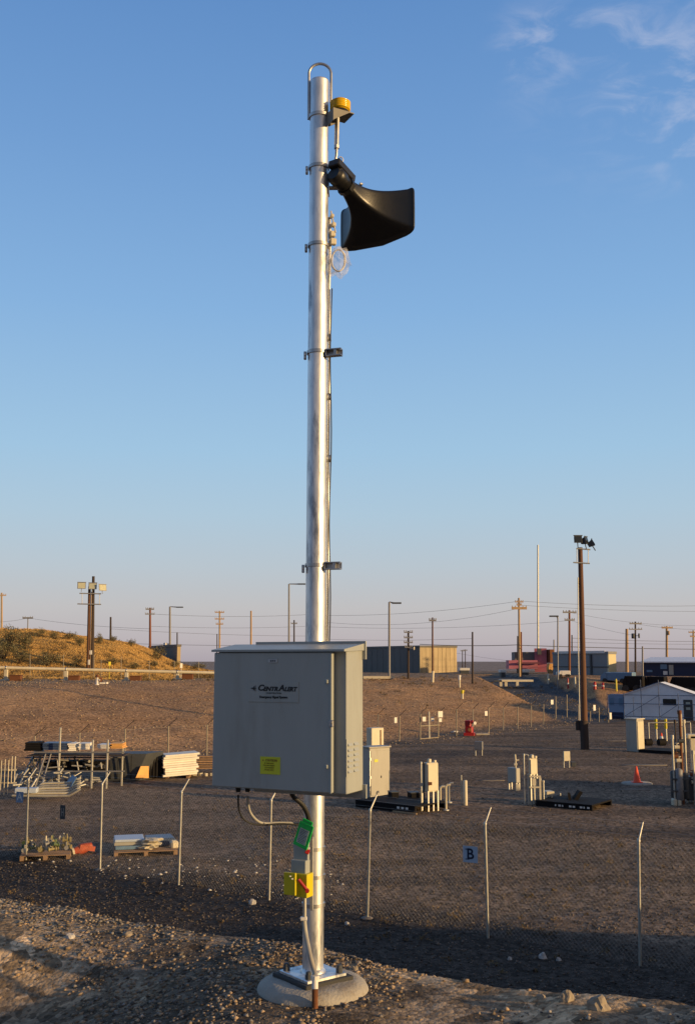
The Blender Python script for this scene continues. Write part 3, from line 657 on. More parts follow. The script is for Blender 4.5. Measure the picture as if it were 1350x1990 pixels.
mb.tube([c + Vector(((0.040 + 0.003 * math.sin(t * 1.7)) * math.cos(t), 0.006 * math.sin(t * 0.9), (0.068 + 0.004 * math.cos(t)) * math.sin(t))) for t in np.linspace(0, math.pi * 6.2, 90)], 0.0042, 8); build('cable_coil', mb, M['white'], bag, True)

# cabinet
ca_ = R(25.5); CY = 5.25
zb = 5 - CY * 0.1254; zc = 5.060
CR = Vector((PY(667.5, 1400, CY).x, CY)); CW = 0.765; CD = 0.232
FLc = Vector((CR.x - CW * math.cos(ca_), CY + CW * math.sin(ca_)))
CM = Matrix.Translation((FLc.x, FLc.y, zb)) @ Matrix.Rotation(-ca_, 4, 'Z')   # local x along the front to the right, y into depth, z up
CH = zc - zb
mb = MB(CM); mb.bbox((CW / 2 + 0.0, CD / 2 + 0.018, CH / 2), (CW, CD - 0.036, CH), 0.004)
cab = build('cabinet', mb, M['paint'], siren, True)
mb = MB(CM); mb.bbox(((CW - 0.062) / 2, 0.004, CH / 2 - 0.004), (CW - 0.062, 0.026, CH - 0.022), 0.004); build('door', mb, M['paint'], cab, True)
mb = MB(CM); mb.box(CW - 0.073, CW - 0.063, -0.0125, -0.009, 0.006, CH - 0.024); build('door_seam', mb, M['paintd'], cab, True)
mb = MB(CM)   # sloping rain hood
T_ = 0.012; F_ = -0.018; Bk = CD - 0.01
vs = [(-0.012, F_, CH), (CW + 0.012, F_, CH), (CW + 0.012, Bk, CH + 0.032), (-0.012, Bk, CH + 0.032), (-0.012, F_, CH - 0.011), (CW + 0.012, F_, CH - 0.011), (CW + 0.012, Bk, CH - 0.004), (-0.012, Bk, CH - 0.004)]
mb.add(vs, [(0, 1, 2, 3), (4, 7, 6, 5), (0, 4, 5, 1), (1, 5, 6, 2), (2, 6, 7, 3), (3, 7, 4, 0)]); build('hood', mb, M['paint'], cab, True)
mb = MB(CM); mb.box(0.12, CW + 0.02, CD - 0.009, CD + 0.004, CH - 0.05, CH + 0.045); mb.box(0.12, CW + 0.02, CD - 0.009, CD + 0.004, -0.04, 0.03)
mb.box(0.50, 0.62, CD + 0.004, CD + 0.10, -0.03, CH + 0.035); build('mounting_rail', mb, M['paint'], cab, True)
for zf in (CH * 0.775, CH * 0.19):
    mb = MB(CM); mb.bbox((CW - 0.088, -0.012, zf), (0.014, 0.014, 0.020), 0.003); build('hinge_clip', mb, M['paintd'], cab, True)
mb = MB(CM); mb.bbox((CW - 0.062, -0.012, CH * 0.485), (0.024, 0.016, 0.034), 0.003); mb.tube([(CW - 0.062, -0.018, CH * 0.485 + 0.006), (CW - 0.062, -0.026, CH * 0.485 + 0.006)], 0.007, 12); build('padlock_hasp', mb, M['steel'], cab, True)
# louvre block on the right side
mb = MB(CM)
for r_ in range(6):
    z = 0.105 + r_ * 0.0265
    for (y0, y1) in ((0.045, 0.095), (0.115, 0.165)):
        mb.add([(CW, y0, z), (CW, y1, z), (CW + 0.010, y1, z - 0.002), (CW + 0.010, y0, z - 0.002), (CW, y0, z + 0.014), (CW, y1, z + 0.014)], [(0, 3, 2, 1), (3, 0, 4), (2, 5, 1), (3, 4, 5, 2)])
mb.box(CW, CW + 0.0015, 0.03, 0.18, 0.085, 0.27)
build('louvre', mb, M['paint'], cab, True)
mb = MB(CM); mb.bbox((0.362, -0.0105, CH - 0.058), (0.056, 0.004, 0.020), 0.0012); build('rating_plate', mb, M['steel'], cab, True)
mb = MB(CM); mb.box(0.360, 0.366, -0.0135, -0.0124, CH - 0.062, CH - 0.054); mb.box(0.347, 0.356, -0.0135, -0.0124, CH - 0.062, CH - 0.055); mb.box(0.370, 0.378, -0.0135, -0.0124, CH - 0.062, CH - 0.055); build('plate_lettering', mb, M['ink'], cab, True)
mb = MB(CM); mb.bbox((0.365, -0.0105, CH - 0.218), (0.30, 0.003, 0.105), 0.001); build('name_plate', mb, M['paint'], cab, True)
TR = CM @ Matrix.Translation((0.365, -0.0122, 0)) @ Matrix.Rotation(R(90), 4, 'X')
lt = MB()
def word(s, size, x, z, shear=0.0, sx=1.0, bold=0.0, target=None):
    v, f = text_geo(s, size, TR @ Matrix.Translation((x, z, 0.0006)), shear, sx, bold, 'LEFT'); (target or lt).add(v, f)
zL = CH - 0.200
word('C', 0.042, -0.092, zL + 0.002, 0.25, 1.15, 0.0016); word('ENTR', 0.030, -0.058, zL - 0.003, 0.25, 1.15, 0.0014); word('A', 0.042, 0.034, zL + 0.002, 0.25, 1.15, 0.0016); word('LERT', 0.030, 0.068, zL - 0.003, 0.25, 1.05, 0.0014)
# sounding mark left of the name
for k_, (x0, dz) in enumerate(((-0.122, 0.0), (-0.113, 0.006), (-0.105, 0.011))):
    T3 = TR @ Matrix.Translation((x0, zL, 0.0008)); lt.box(-0.0045 + k_ * 0.0015, 0.0045 - k_ * 0.0015, -dz - 0.004, dz + 0.004, 0, 0.0008, T3 @ Matrix.Shear('XZ', 4, (0, 0)))
lt.box(-0.134, -0.098, -0.0012, 0.0012, 0, 0.0008, TR @ Matrix.Translation((0, zL, 0.0008)))
word('CORPORATION', 0.010, -0.040, zL - 0.024, 0, 1.25, 0.0)
word('Emergency Signal System', 0.0165, -0.080, zL - 0.044, 0, 1.0, 0.0006)
build('lettering', lt, M['ink'], cab, True)
mb = MB(CM); mb.bbox((0.352, -0.0105, 0.128), (0.118, 0.003, 0.088), 0.0008); build('caution_label', mb, M['yellowlab'], cab, True)
lt = MB(); TR = CM @ Matrix.Translation((0.352, -0.0122, 0)) @ Matrix.Rotation(R(90), 4, 'X')
word('CAUTION', 0.0150, -0.026, 0.154, 0, 1.0, 0.0008); word('RF AND HIGH', 0.0088, -0.033, 0.139); word('VOLTAGE INSIDE', 0.0088, -0.040, 0.128); word('AUTHORIZED', 0.0088, -0.031, 0.117); word('ACCESS ONLY', 0.0088, -0.033, 0.106); lt.prism([(-0.046, 0.149), (-0.036, 0.149), (-0.041, 0.159)], 0.0006, TR @ Matrix.Rotation(R(-90), 4, 'X') @ Matrix.Translation((0, -0.001, 0)))
build('caution_lettering', lt, mat('label_ink', (0.30, 0.22, 0.02), 0.6), cab, True)
# cable glands and hanging cables
def onY(pts, Y, dY=0.0):
    return [PY(x, y, Y + dY * i / max(1, len(pts) - 1)) for i, (x, y) in enumerate(pts)]
def smooth_pts(pts, m=6):
    pts = [Vector(p) for p in pts]; o = []
    for i in range(len(pts) - 1):
        p0 = pts[max(0, i - 1)]; p1 = pts[i]; p2 = pts[i + 1]; p3 = pts[min(len(pts) - 1, i + 2)]
        for k in range(m):
            t = k / m; o.append(0.5 * ((2 * p1) + (-p0 + p2) * t + (2 * p0 - 5 * p1 + 4 * p2 - p3) * t * t + (-p0 + 3 * p1 - 3 * p2 + p3) * t ** 3))
    return o + [pts[-1]]
for px, py in ((463, 1541), (481, 1542)):
    p = PY(px, py - 2, 5.60); mb = MB(); mb.lathe((p.x, p.y, zb - 0.026), [(0.010, 0), (0.013, 0.004), (0.013, 0.018), (0.016, 0.019), (0.016, 0.028)], 12); build('cable_gland', mb, M['rubber'], siren, True)
mb = MB(); mb.tube(smooth_pts(onY([(463, 1545), (464, 1570), (472, 1590), (490, 1601), (515, 1603), (545, 1601), (580, 1603), (597, 1604)], 5.60, 0.2)), 0.0048, 10); build('black_cable', mb, M['rubber'], siren, True)
mb = MB(); mb.tube(smooth_pts(onY([(481, 1548), (482, 1562), (487, 1580), (500, 1595), (515, 1600), (545, 1599), (580, 1600), (600, 1600)], 5.62, 0.2)), 0.0070, 10); build('grey_conduit', mb, M['greybox'], siren, True)
mb = MB(); mb.tube(smooth_pts(onY([(566, 1540), (572, 1550), (586, 1562), (596, 1578), (601, 1600), (603, 1625)], 5.66, 0.12)), 0.013, 14); build('flexible_conduit', mb, M['rubber'], siren, True)
p = PY(566, 1541, 5.66); mb = MB(); mb.lathe((p.x, p.y, zb - 0.02), [(0.014, 0), (0.020, 0.004), (0.020, 0.022)], 14); build('cable_gland', mb, M['rubber'], siren, True)

# disconnect switch assembly on a strut behind the cables
BY = 5.72
def pbox(name, x0, y0, x1, y1, Y, dep, m, parent, bev=0.003, rz=0.0, label=None):
    a = PY(x0, y1, Y); b = PY(x1, y0, Y); c = (a + b) / 2; mb = MB(); mb.bbox((c.x, Y + dep / 2, c.z), (b.x - a.x, dep, b.z - a.z), bev, rz=rz)
    return build(name, mb, m, parent, True, label)
pbox('backing_plate', 569, 1632, 602, 1700, BY + 0.03, 0.02, M['paint'], siren, rz=R(-27))
pbox('strut_channel', 602, 1628, 609, 1770, BY + 0.045, 0.035, M['steel'], siren)
pbox('breaker_box', 567, 1672, 600, 1698, BY, 0.05, M['paint'], siren, rz=R(-27))
ds = pbox('disconnect_switch', 577, 1699, 604, 1745, BY - 0.03, 0.07, M['yellow'], siren, rz=R(-27))
pbox('open_cover', 550, 1696, 577, 1740, BY - 0.045, 0.014, M['yellow'], ds, rz=R(-27))
mb = MB(); a_ = PY(580, 1709, BY - 0.052); b_ = PY(597, 1731, BY - 0.052); mb.tube([a_, b_], 0.009, 8); mb.lathe(b_, [(0.011, -0.01), (0.011, 0.010)], 12, T=Matrix.Rotation(R(90), 4, 'X')); build('rotary_handle', mb, M['red'], ds, True)
mb = MB()
for (px, py) in ((564, 1703), (568, 1708)): mb.bbox(PY(px, py, BY - 0.056), (0.010, 0.003, 0.007), 0.0008)
build('cover_sticker', mb, M['white'], ds, True)
mb = MB(); mb.tube([PY(592, 1745, BY), PY(592, 1782, BY)], 0.0095, 12); build('conduit_riser', mb, M['zinc'], siren, True)
mb = MB(); mb.bbox(PY(590, 1785, BY), (0.036, 0.034, 0.018), 0.004); build('conduit_fitting', mb, M['white'], siren, True)
q0 = PY(591, 1788, BY); q1 = PY(612, 1898, PYY - 0.30)
mb = MB(); mb.tube(smooth_pts([q0, PY(594, 1815, BY - 0.01), PY(602, 1855, BY - 0.08), PY(610, 1885, PYY - 0.26), q1]), 0.0125, 14); build('sealed_conduit', mb, M['greybox'], siren, True)
q2 = PY(612, 1922, PYY - 0.315); mb = MB(); mb.tube([q1, q2], 0.0165, 14); mb.tube([q1 + Vector((0, 0, 0.006)), q1 - Vector((0, 0, 0.012))], 0.021, 8, smooth=False); build('white_fitting', mb, M['white'], siren, True)
mb = MB(); mb.tube([q2, Vector((q2.x, q2.y, NEAR - 0.03))], 0.016, 14); build('rusty_stub', mb, M['rust'], siren, True)
mb = MB(); p0 = PY(626, 1545, PYY); p1 = PY(626, 1660, PYY); mb.tube([(p0.x, PYY, p0.z), (p1.x, PYY, p1.z)], 0.0075, 10); p2 = PY(625, 1758, PYY); mb.tube([(p1.x, PYY, p1.z), (p2.x, PYY, p2.z)], 0.004, 8); build('ground_rod_conduit', mb, M['steel'], siren, True)
pl = PY(597, 1655, BY - 0.01); lock = thing('padlock', 'small red padlock hanging below the green tag', 'padlock', pl)
mb = MB(); mb.bbox(pl, (0.024, 0.014, 0.024), 0.003, ry=0.4); build('lock_body', mb, M['red'], lock, True)
mb = MB(); mb.tube([pl + Vector((0.012 * math.cos(t), 0, 0.012 + 0.018 * math.sin(t))) for t in np.linspace(0, math.pi, 9)], 0.0026, 8); build('shackle', mb, M['steel'], lock, True)
tc_ = PY(590, 1622, BY - 0.10); tg = thing('green_tag', 'bright green tilted tag with printed panel hanging on the pole under the cabinet', 'tag', tc_)
T = Matrix.Translation(tc_) @ Matrix.Rotation(R(-27), 4, 'Z') @ Matrix.Rotation(R(19), 4, 'Y'); mb = MB(T)
mb.bbox((0, 0, -0.004), (0.088, 0.006, 0.130), 0.002); mb.bbox((0, 0.002, 0.066), (0.064, 0.006, 0.028), 0.003); build('tag_board', mb, M['green'], tg, True)
mb = MB(T); mb.box(-0.028, 0.028, -0.0046, -0.0031, -0.050, 0.030); build('printed_panel', mb, M['paper'], tg, True)
mb = MB(T)
for i in range(9):
    z = 0.022 - i * 0.0082; mb.box(-0.022, 0.022 - 0.006 * (i % 3), -0.0056, -0.0047, z - 0.0012, z + 0.0012)
build('printed_lines', mb, M['dkgrey'], tg, True)

# ------------------------------------------------------------------ placing things on the ground
def G(px, py, t0=12.0):
    d = pixdir(px, py); ts = np.concatenate([np.linspace(t0, 60, 400), np.linspace(60, 420, 900)])
    X = d.x * ts; Y = d.y * ts; Z = EYE + d.z * ts; hz = H(X, Y); k = np.argmax(Z < hz)
    if Z[k] >= hz[k]: k = len(ts) - 1
    a, b = ts[max(0, k - 1)], ts[k]
    for _ in range(20):
        m = (a + b) / 2
        if EYE + d.z * m < Hs(d.x * m, d.y * m): b = m
        else: a = m
    return Vector((d.x * b, d.y * b, Hs(d.x * b, d.y * b)))
def gz(v): return Vector((v.x, v.y, Hs(v.x, v.y)))
def pxb(mb, x0, y0, x1, y1, Y, dep, rz=0.0, bev=0.0, shift=0.0):
    """box whose outline seen from the front spans those pixels at distance Y"""
    a = PY(x0, y1, Y); b = PY(x1, y0, Y); wd = (b.x - a.x)
    c = Vector(((a.x + b.x) / 2, Y + dep / 2 + shift, (a.z + b.z) / 2)); sz = (wd, dep, b.z - a.z)
    return mb.bbox(c, sz, bev, rz=rz) if bev else mb.cbox(c, sz, rz=rz)
def corner_box(mb, x0, xm, x1, ytop, base, a=R(30), bev=0.0, zt=None, drop=0.3):
    """shaded left face x0..xm and sunlit right face xm..x1; base = near corner on the ground"""
    k = mpp(base.y); W = (x1 - xm) * k / math.cos(a); D = (xm - x0) * k / math.sin(a)
    zt = zt or PY(xm, ytop, base.y).z; h = zt - base.z + drop
    T = Matrix.Translation((base.x, base.y, base.z - drop)) @ Matrix.Rotation(a, 4, 'Z')
    m2 = MB(mb.M @ T); m2.bbox((W / 2, D / 2, h / 2), (W, D, h), bev) if bev else m2.box(0, W, 0, D, 0, h)
    o = len(mb.v); mb.v += m2.v; mb.f += [tuple(o + i for i in f) for f in m2.f]; mb.smooth += m2.smooth
    return T, W, D, h
def root_at(name, label, cat, p, group=None): return thing(name, label, cat, p, 0, group)

# ------------------------------------------------------------------ near fence
NF = [(-96, 1655, -88, 1506), (51, 1671, 56, 1516), (195, 1690, 199, 1525), (347, 1720, 353, 1540), (522.6, 1749, 527, 1556), (712.6, 1784, 719, 1575), (948, 1823, 942, 1602), (1242, 1877, 1240, 1634), (1600, 1948, 1592, 1678)]
nfp = []
for (bx, by, tx, ty) in NF:
    b = G(bx, by); t = PY(tx, ty, b.y); t.z = b.z + 2.05 + (t.z - b.z - 2.05) * 0.8; nfp.append((b, t))
fence = root_at('chain_link_fence', 'near chain link fence of thin posts with slanted arms at the bank foot', 'fence', nfp[4][0])
OUT = Vector((0.577, 0.817, 0)) * 0.24 + Vector((0, 0, 0.27))
for i, (b, t) in enumerate(nfp):
    mb = MB(); mb.tube([b - Vector((0, 0, 0.3)), t], 0.025, 12); mb.tube([t - Vector((0, 0, 0.02)), t + Vector((0, 0, 0.025)), t + Vector((0, 0, 0.04))], [0.030, 0.030, 0.012], 12)
    post = build('fence_post', mb, M['zinc'], fence, True)
    mb = MB(); mb.tube([t, t + OUT], [0.019, 0.014], 6, smooth=False); build('barb_arm', mb, M['zinc'], post, True)
    if i in (2, 5):
        mb = MB(); mb.lathe(b - Vector((0, 0, 0.1)), [(0.12, 0), (0.12, 0.10), (0.09, 0.12), (0.02, 0.125)], 18); build('post_footing', mb, M['oldconc'], fence, True)
def sag(a, b, s, n=8): return [a.lerp(b, i / n) - Vector((0, 0, s * 4 * (i / n) * (1 - i / n))) for i in range(n + 1)]
for f_ in (0.25, 0.6, 0.95):
    mb = MB(); pts = []
    for (b, t) in nfp: pts.append(t + OUT * f_)
    mb.tube(pts, 0.0016, 4); build('barbed_wire', mb, M['zinc'], fence, True)
mb = MB()                                            # woven fabric, one mesh
def wire_seg(a, b, r=0.0011):
    d = (b - a); u = Vector((-d.y, d.x, 0)).normalized() * r; w_ = d.cross(u).normalized() * r
    mb.add([a + u, a - u * 0.5 + w_ * 0.87, a - u * 0.5 - w_ * 0.87, b + u, b - u * 0.5 + w_ * 0.87, b - u * 0.5 - w_ * 0.87], [(0, 1, 4, 3), (1, 2, 5, 4), (2, 0, 3, 5)])
for i in range(len(nfp) - 1):
    (b0, t0), (b1, t1) = nfp[i], nfp[i + 1]; W = (b1 - b0).length; Hh = 1.95; st = 0.085
    def pt(u, v):
        q0 = b0.lerp(b1, u / W) + Vector((0, 0, 0.05)); q1 = t0.lerp(t1, u / W); return q0.lerp(q1, v / Hh)
    n_ = int((W + Hh) / st)
    for k in range(n_):
        s0 = k * st
        for sg in (0, 1):
            u0, v0, u1, v1 = (s0, 0, s0 - Hh, Hh)
            if u0 > W: v0 = u0 - W; u0 = W
            if u1 < 0: v1 = s0; u1 = 0
            if v1 <= v0: continue
            if sg: u0, u1 = W - u0, W - u1
            wire_seg(pt(u0, v0), pt(u1, v1))
build('mesh_fabric', mb, M['zinc'], fence, True)
def on_fence(px, py):
    """where the pixel's ray meets the near fence"""
    d = pixdir(px, py)
    for (b0, t0), (b1, t1) in zip(nfp[:-1], nfp[1:]):
        e = b1 - b0; den = d.x * e.y - d.y * e.x
        t = (b0.x * e.y - b0.y * e.x) / den; q = d * t; s_ = ((q.x - b0.x) * e.x + (q.y - b0.y) * e.y) / (e.x ** 2 + e.y ** 2)
        if 0 <= s_ <= 1: return Vector((q.x, q.y, EYE + q.z)), math.atan2(e.y, e.x)
def fence_sign(px, py, wp, hp, letter, m, ink, label, size=0.9, col2=None):
    q, an = on_fence(px, py); k = mpp(q.y); wd = wp * k / math.cos(an); hd = hp * k
    T = Matrix.Translation(q) @ Matrix.Rotation(an, 4, 'Z') @ Matrix.Translation((0, -0.02, 0))
    r = root_at('letter_sign', label, 'sign', q); mb = MB(T); mb.bbox((0, 0, 0), (wd, 0.004, hd), 0.001); build('sign_plate', mb, m, r, True)
    v, f = text_geo(letter, hd * size, T @ Matrix.Translation((0, -0.0035, 0)) @ Matrix.Rotation(R(90), 4, 'X'), 0, 1.0, hd * 0.018); mb = MB(); mb.add(v, f)
    # slab serifs of the stencilled capital
    if letter == 'B':
        T2 = T @ Matrix.Translation((0, -0.0035, 0)); h2 = hd * size * 0.36
        for sz_ in (-1, 1): mb.box(-h2 * 1.02, -h2 * 0.2, -0.0008, 0.0, sz_ * h2 * 0.93 - h2 * 0.09, sz_ * h2 * 0.93 + h2 * 0.09, T2)
    build('letter', mb, ink, r, True); return r
fence_sign(914, 1660, 26, 30, 'B', M['signblue'], M['inkblue'], 'square blue grey sign with a dark letter B on the near fence')
fence_sign(40, 1549, 16, 20, 'A', M['tentblue'], M['white'], 'small blue sign with letter A on the near fence at left', 0.95)
q, an = on_fence(124, 1578); mb = MB(Matrix.Translation(q) @ Matrix.Rotation(an, 4, 'Z') @ Matrix.Translation((0, -0.03, 0)))
k_ = mpp(q.y)
r_ = root_at('dark_placard', 'dark grey narrow placard hanging on the near fence between two posts', 'sign', q); mb.bbox((0, 0, 0), (13 * k_, 0.006, 26 * k_), 0.002); build('placard_plate', mb, M['dkgrey'], r_, True)
mb = MB(Matrix.Translation(q) @ Matrix.Rotation(an, 4, 'Z') @ Matrix.Translation((0, -0.035, 0)))
for dx in (-0.03, 0.03): mb.box(dx - 0.008, dx + 0.008, -0.001, 0, -0.1, 0.1)
mb.box(-0.03, 0.03, -0.0012, 0, -0.012, 0.012); build('placard_mark', mb, M['greybox'], r_, True)

# ------------------------------------------------------------------ far fence
FFp = [(-20, 1500, 1436), (68, 1496, 1430), (155, 1490, 1424), (243, 1483, 1416), (327, 1478, 1411), (402, 1472, 1408), (480, 1466, 1402), (557, 1459, 1397), (650, 1449, 1392), (734, 1444, 1388), (775.5, 1440, 1391), (816, 1437, 1387), (851, 1433, 1386), (886, 1430, 1378), (918, 1427, 1378), (949, 1423, 1375), (977, 1419.5, 1375), (1005, 1416, 1373), (1031, 1412.5, 1371), (1055, 1408, 1368)]
ff = None; tops = []
for i, (x, yb, yt) in enumerate(FFp):
    b = G(x, yb); t = PY(x + 0.5, yt, b.y)
    if ff is None: ff = root_at('far_fence', 'far fence of tall pale posts with dark angled arms along the brown bank', 'fence', b)
    mb = MB(); mb.tube([b - Vector((0, 0, 0.3)), t], 0.038, 8); fp = build('fence_post', mb, M['farpost'], ff, True)
    mb = MB(); tip = t + Vector((0.42, 0.1, 0.40)); mb.tube([t, tip], 0.022, 6); build('barb_arm', mb, M['wooddark'], fp, True); tops.append((b, t))
for h_ in (0.97,):
    mb = MB(); mb.tube([b.lerp(t, h_) for b, t in tops], 0.0018, 4); build('tension_wire', mb, M['zinc'], ff, True)
ff2 = None; prev = None
for (x, yb, yt) in [(1079, 1396, 1353), (1100.6, 1394, 1350), (1123, 1399, 1368), (1146, 1402, 1372), (1163, 1403, 1375), (1181, 1404, 1376)]:
    b = G(x, yb); t = PY(x, yt, b.y)
    if ff2 is None: ff2 = root_at('ramp_fence', 'short run of pale fence posts in front of the dark ramp', 'fence', b)
    mb = MB(); mb.tube([b - Vector((0, 0, 0.3)), t], 0.045, 8); build('fence_post', mb, M['farpost'], ff2, True)
# gate frame in the far fence
b0 = G(816, 1437); b1 = G(851, 1434); gt = root_at('pipe_gate', 'open square pipe gate frame standing in the far fence', 'gate', b0)
for n_, (a_, c_) in {'gate_stile': ((b0, PY(816, 1390, b0.y)), (b1, PY(851, 1388, b1.y))), 'gate_rail': ((PY(816, 1436, b0.y), PY(851, 1433, b1.y)), (PY(816, 1411, b0.y), PY(851, 1409, b1.y)))}.items():
    for q_ in (a_, c_): mb = MB(); mb.tube(list(q_), 0.038, 8); build(n_, mb, M['farpost'], gt, True)
mb = MB(); mid = (b0 + b1) / 2 - Vector((0, 0.0, 0)); mb.tube([mid, mid + Vector((0, 0, 1.75))], 0.045, 8); build('gate_stile', mb, M['zinc'], gt, True)
def placard(x0, y0, x1, y1, Y, label, m='white', group='white placards on the far fence', dep=0.02):
    mb = MB(); pxb(mb, x0, y0, x1, y1, Y - 0.12, dep, rz=R(28), bev=0.004); c = PY((x0 + x1) / 2, (y0 + y1) / 2, Y - 0.1); mb.tube([c + Vector((0, 0.0, 0)), c + Vector((0, 0.14, 0))], 0.01, 6)
    return solo('placard', mb, M[m], label, 'sign', group)
for (x0, y0, x1, y1, lb) in ((765.5, 1394, 771.5, 1405, 'white rectangular placard left of the pipe gate'), (820, 1393, 827.5, 1402, 'left white placard on the pipe gate'), (836.5, 1393, 843.5, 1402, 'right white placard on the pipe gate'),
                             (850, 1382, 860.5, 1394, 'larger pale round cornered placard above the gate post'), (852, 1396, 858.5, 1403, 'small white placard below the larger one at the gate post'), (941, 1382, 947, 1391, 'white placard beside the red pump on a fence post')):
    c = G((x0 + x1) / 2, 1437 if x0 < 900 else 1424); placard(x0, y0, x1, y1, c.y, lb)
for (x0, y0, x1, y1, yb, lb) in ((1069, 1360, 1075, 1369, 1396, 'white placard on the fence in front of the ramp'), (1151.5, 1370, 1157, 1381, 1402, 'white placard just right of the tall floodlight pole'), (1183, 1385, 1188, 1398, 1404, 'low white placard by the blue side of the tent')):
    c = G(x0, yb); placard(x0, y0, x1, y1, c.y, lb)

# ------------------------------------------------------------------ equipment in the yard
# big enclosure beside the control cabinet
b = G(718, 1552); e1 = root_at('equipment_enclosure', 'tall grey metal enclosure behind the cabinet, its right side sunlit', 'enclosure', b)
mb = MB(); T, W, D, h = corner_box(mb, 703, 718, 758, 1454, b, R(32), 0.02); build('enclosure_body', mb, M['greybox'], e1, True)
mb = MB(T); mb.bbox((W / 2, D / 2, h + 0.02), (W + 0.08, D + 0.08, 0.05), 0.01); build('enclosure_roof', mb, M['greybox'], e1, True)
mb = MB(T); mb.bbox((W / 2, -0.012, h / 2), (W - 0.1, 0.024, h - 0.2), 0.006); d_ = build('enclosure_door', mb, M['greybox'], e1, True)
mb = MB(T); mb.bbox((W * 0.55, -0.03, h * 0.5), (0.03, 0.03, 0.09), 0.006); build('door_handle', mb, M['dkgrey'], d_, True)
mb = MB(T)
for z_ in (0.35, h * 0.5, h - 0.4): mb.box(0.01, 0.05, -0.03, -0.01, z_ - 0.05, z_ + 0.05)
mb.box(0.0, 0.03, -0.02, 0, 0.1, h - 0.1)
build('door_hinge', mb, M['steel'], e1, True)
mb = MB(T); mb.bbox((W * .3, -.03, h * .78), (.16, .006, .10), .002); lb_ = build('warning_plate', mb, M['yellowlab'], e1, True)
mb = MB(T); mb.tube([(W + .03, .1, .02), (W + .03, .1, h * .55), (W - .02, .12, h * .6)], .03, 8); build('side_conduit', mb, M['zinc'], e1, True)
mb = MB(T); mb.bbox((W / 2, D / 2 - .05, .16), (W + .35, D + .35, .2), .02); build('plinth', mb, M['oldconc'], e1, True)
b2 = G(722, 1500); e2 = root_at('cream_cabinet', 'cream metal cabinet partly hidden behind the tall grey enclosure', 'cabinet', b2)
mb = MB(); T, W, D, h = corner_box(mb, 690, 700, 724, 1415, b2, R(35), 0.02); build('cabinet_body', mb, M['cream'], e2, True)
mb = MB(); pxb(mb, 722, 1427, 742, 1452, b2.y + 0.4, 0.5, rz=R(20), bev=0.015); build('side_box', mb, M['cream'], e2, True)
mb = MB(T); mb.box(W * 0.7, W * 0.78, -0.03, 0, 0.3, h - 0.1); build('cable_duct', mb, M['lumber'], e2, True)

# dark skid platforms
def skid(name, label, x0, y0, x1, y1, hgt, ang, m='blackpaint'):
    p0 = G(x0, y0); p1 = G(x1, y1); c = (p0 + p1) / 2; c = gz(c); r = thing(name, label, 'skid', c); L_ = (p1 - p0).length; an = math.atan2(p1.y - p0.y, p1.x - p0.x)
    T = Matrix.Translation(c) @ Matrix.Rotation(an, 4, 'Z'); mb = MB(T); mb.bbox((0, 0.9, hgt - 0.03), (L_, 1.8, 0.06), 0.01); build('deck', mb, M[m], r, True)
    for yy in (0.05, 1.75): mb = MB(T); mb.bbox((0, yy, (hgt - 0.064) / 2), (L_, 0.10, hgt - 0.064), 0.01); build('side_beam', mb, M[m], r, True)
    return r, T, L_
sk, T, L_ = skid('equipment_skid', 'low black steel skid deck with white labelled end between enclosure and rack', 690, 1568, 806, 1583, 0.24, 0)
mb = MB(T)
for i in range(3): mb.box(L_ / 2 - 0.75 + i * 0.18, L_ / 2 - 0.64 + i * 0.18, -0.012, -0.004, 0.10, 0.17)
build('white_marks', mb, M['white'], sk, True); mb = MB(T); mb.box(L_ / 2 - 0.9, L_ / 2 + 0.1, -0.06, -0.02, -0.02, 0.03); build('edge_board', mb, M['woodlight'], sk, True)
for (x0, y0, x1, y1, lb) in ((757, 1541, 772, 1553, 'black battery box on the skid right beside the grey enclosure'), (795, 1542, 814, 1558, 'black battery box on the skid just left of the rack')):
    mb = MB(); Yb = G(780, 1572).y + 0.9; pxb(mb, x0, y0, x1, y1 + 4, Yb, 0.45, rz=R(15), bev=0.02); mb2 = MB(); r = root_at('battery_box', lb, 'box', PY((x0 + x1) / 2, y1, Yb), 'black boxes on the skid'); build('box_body', mb, M['blackpaint'], r, True)
    pxb(mb2, x0 - 1, y0 - 2, x1 + 1, y0, Yb, 0.47, rz=R(15), bev=0.01); build('box_lid', mb2, M['dkgrey'], r, True)

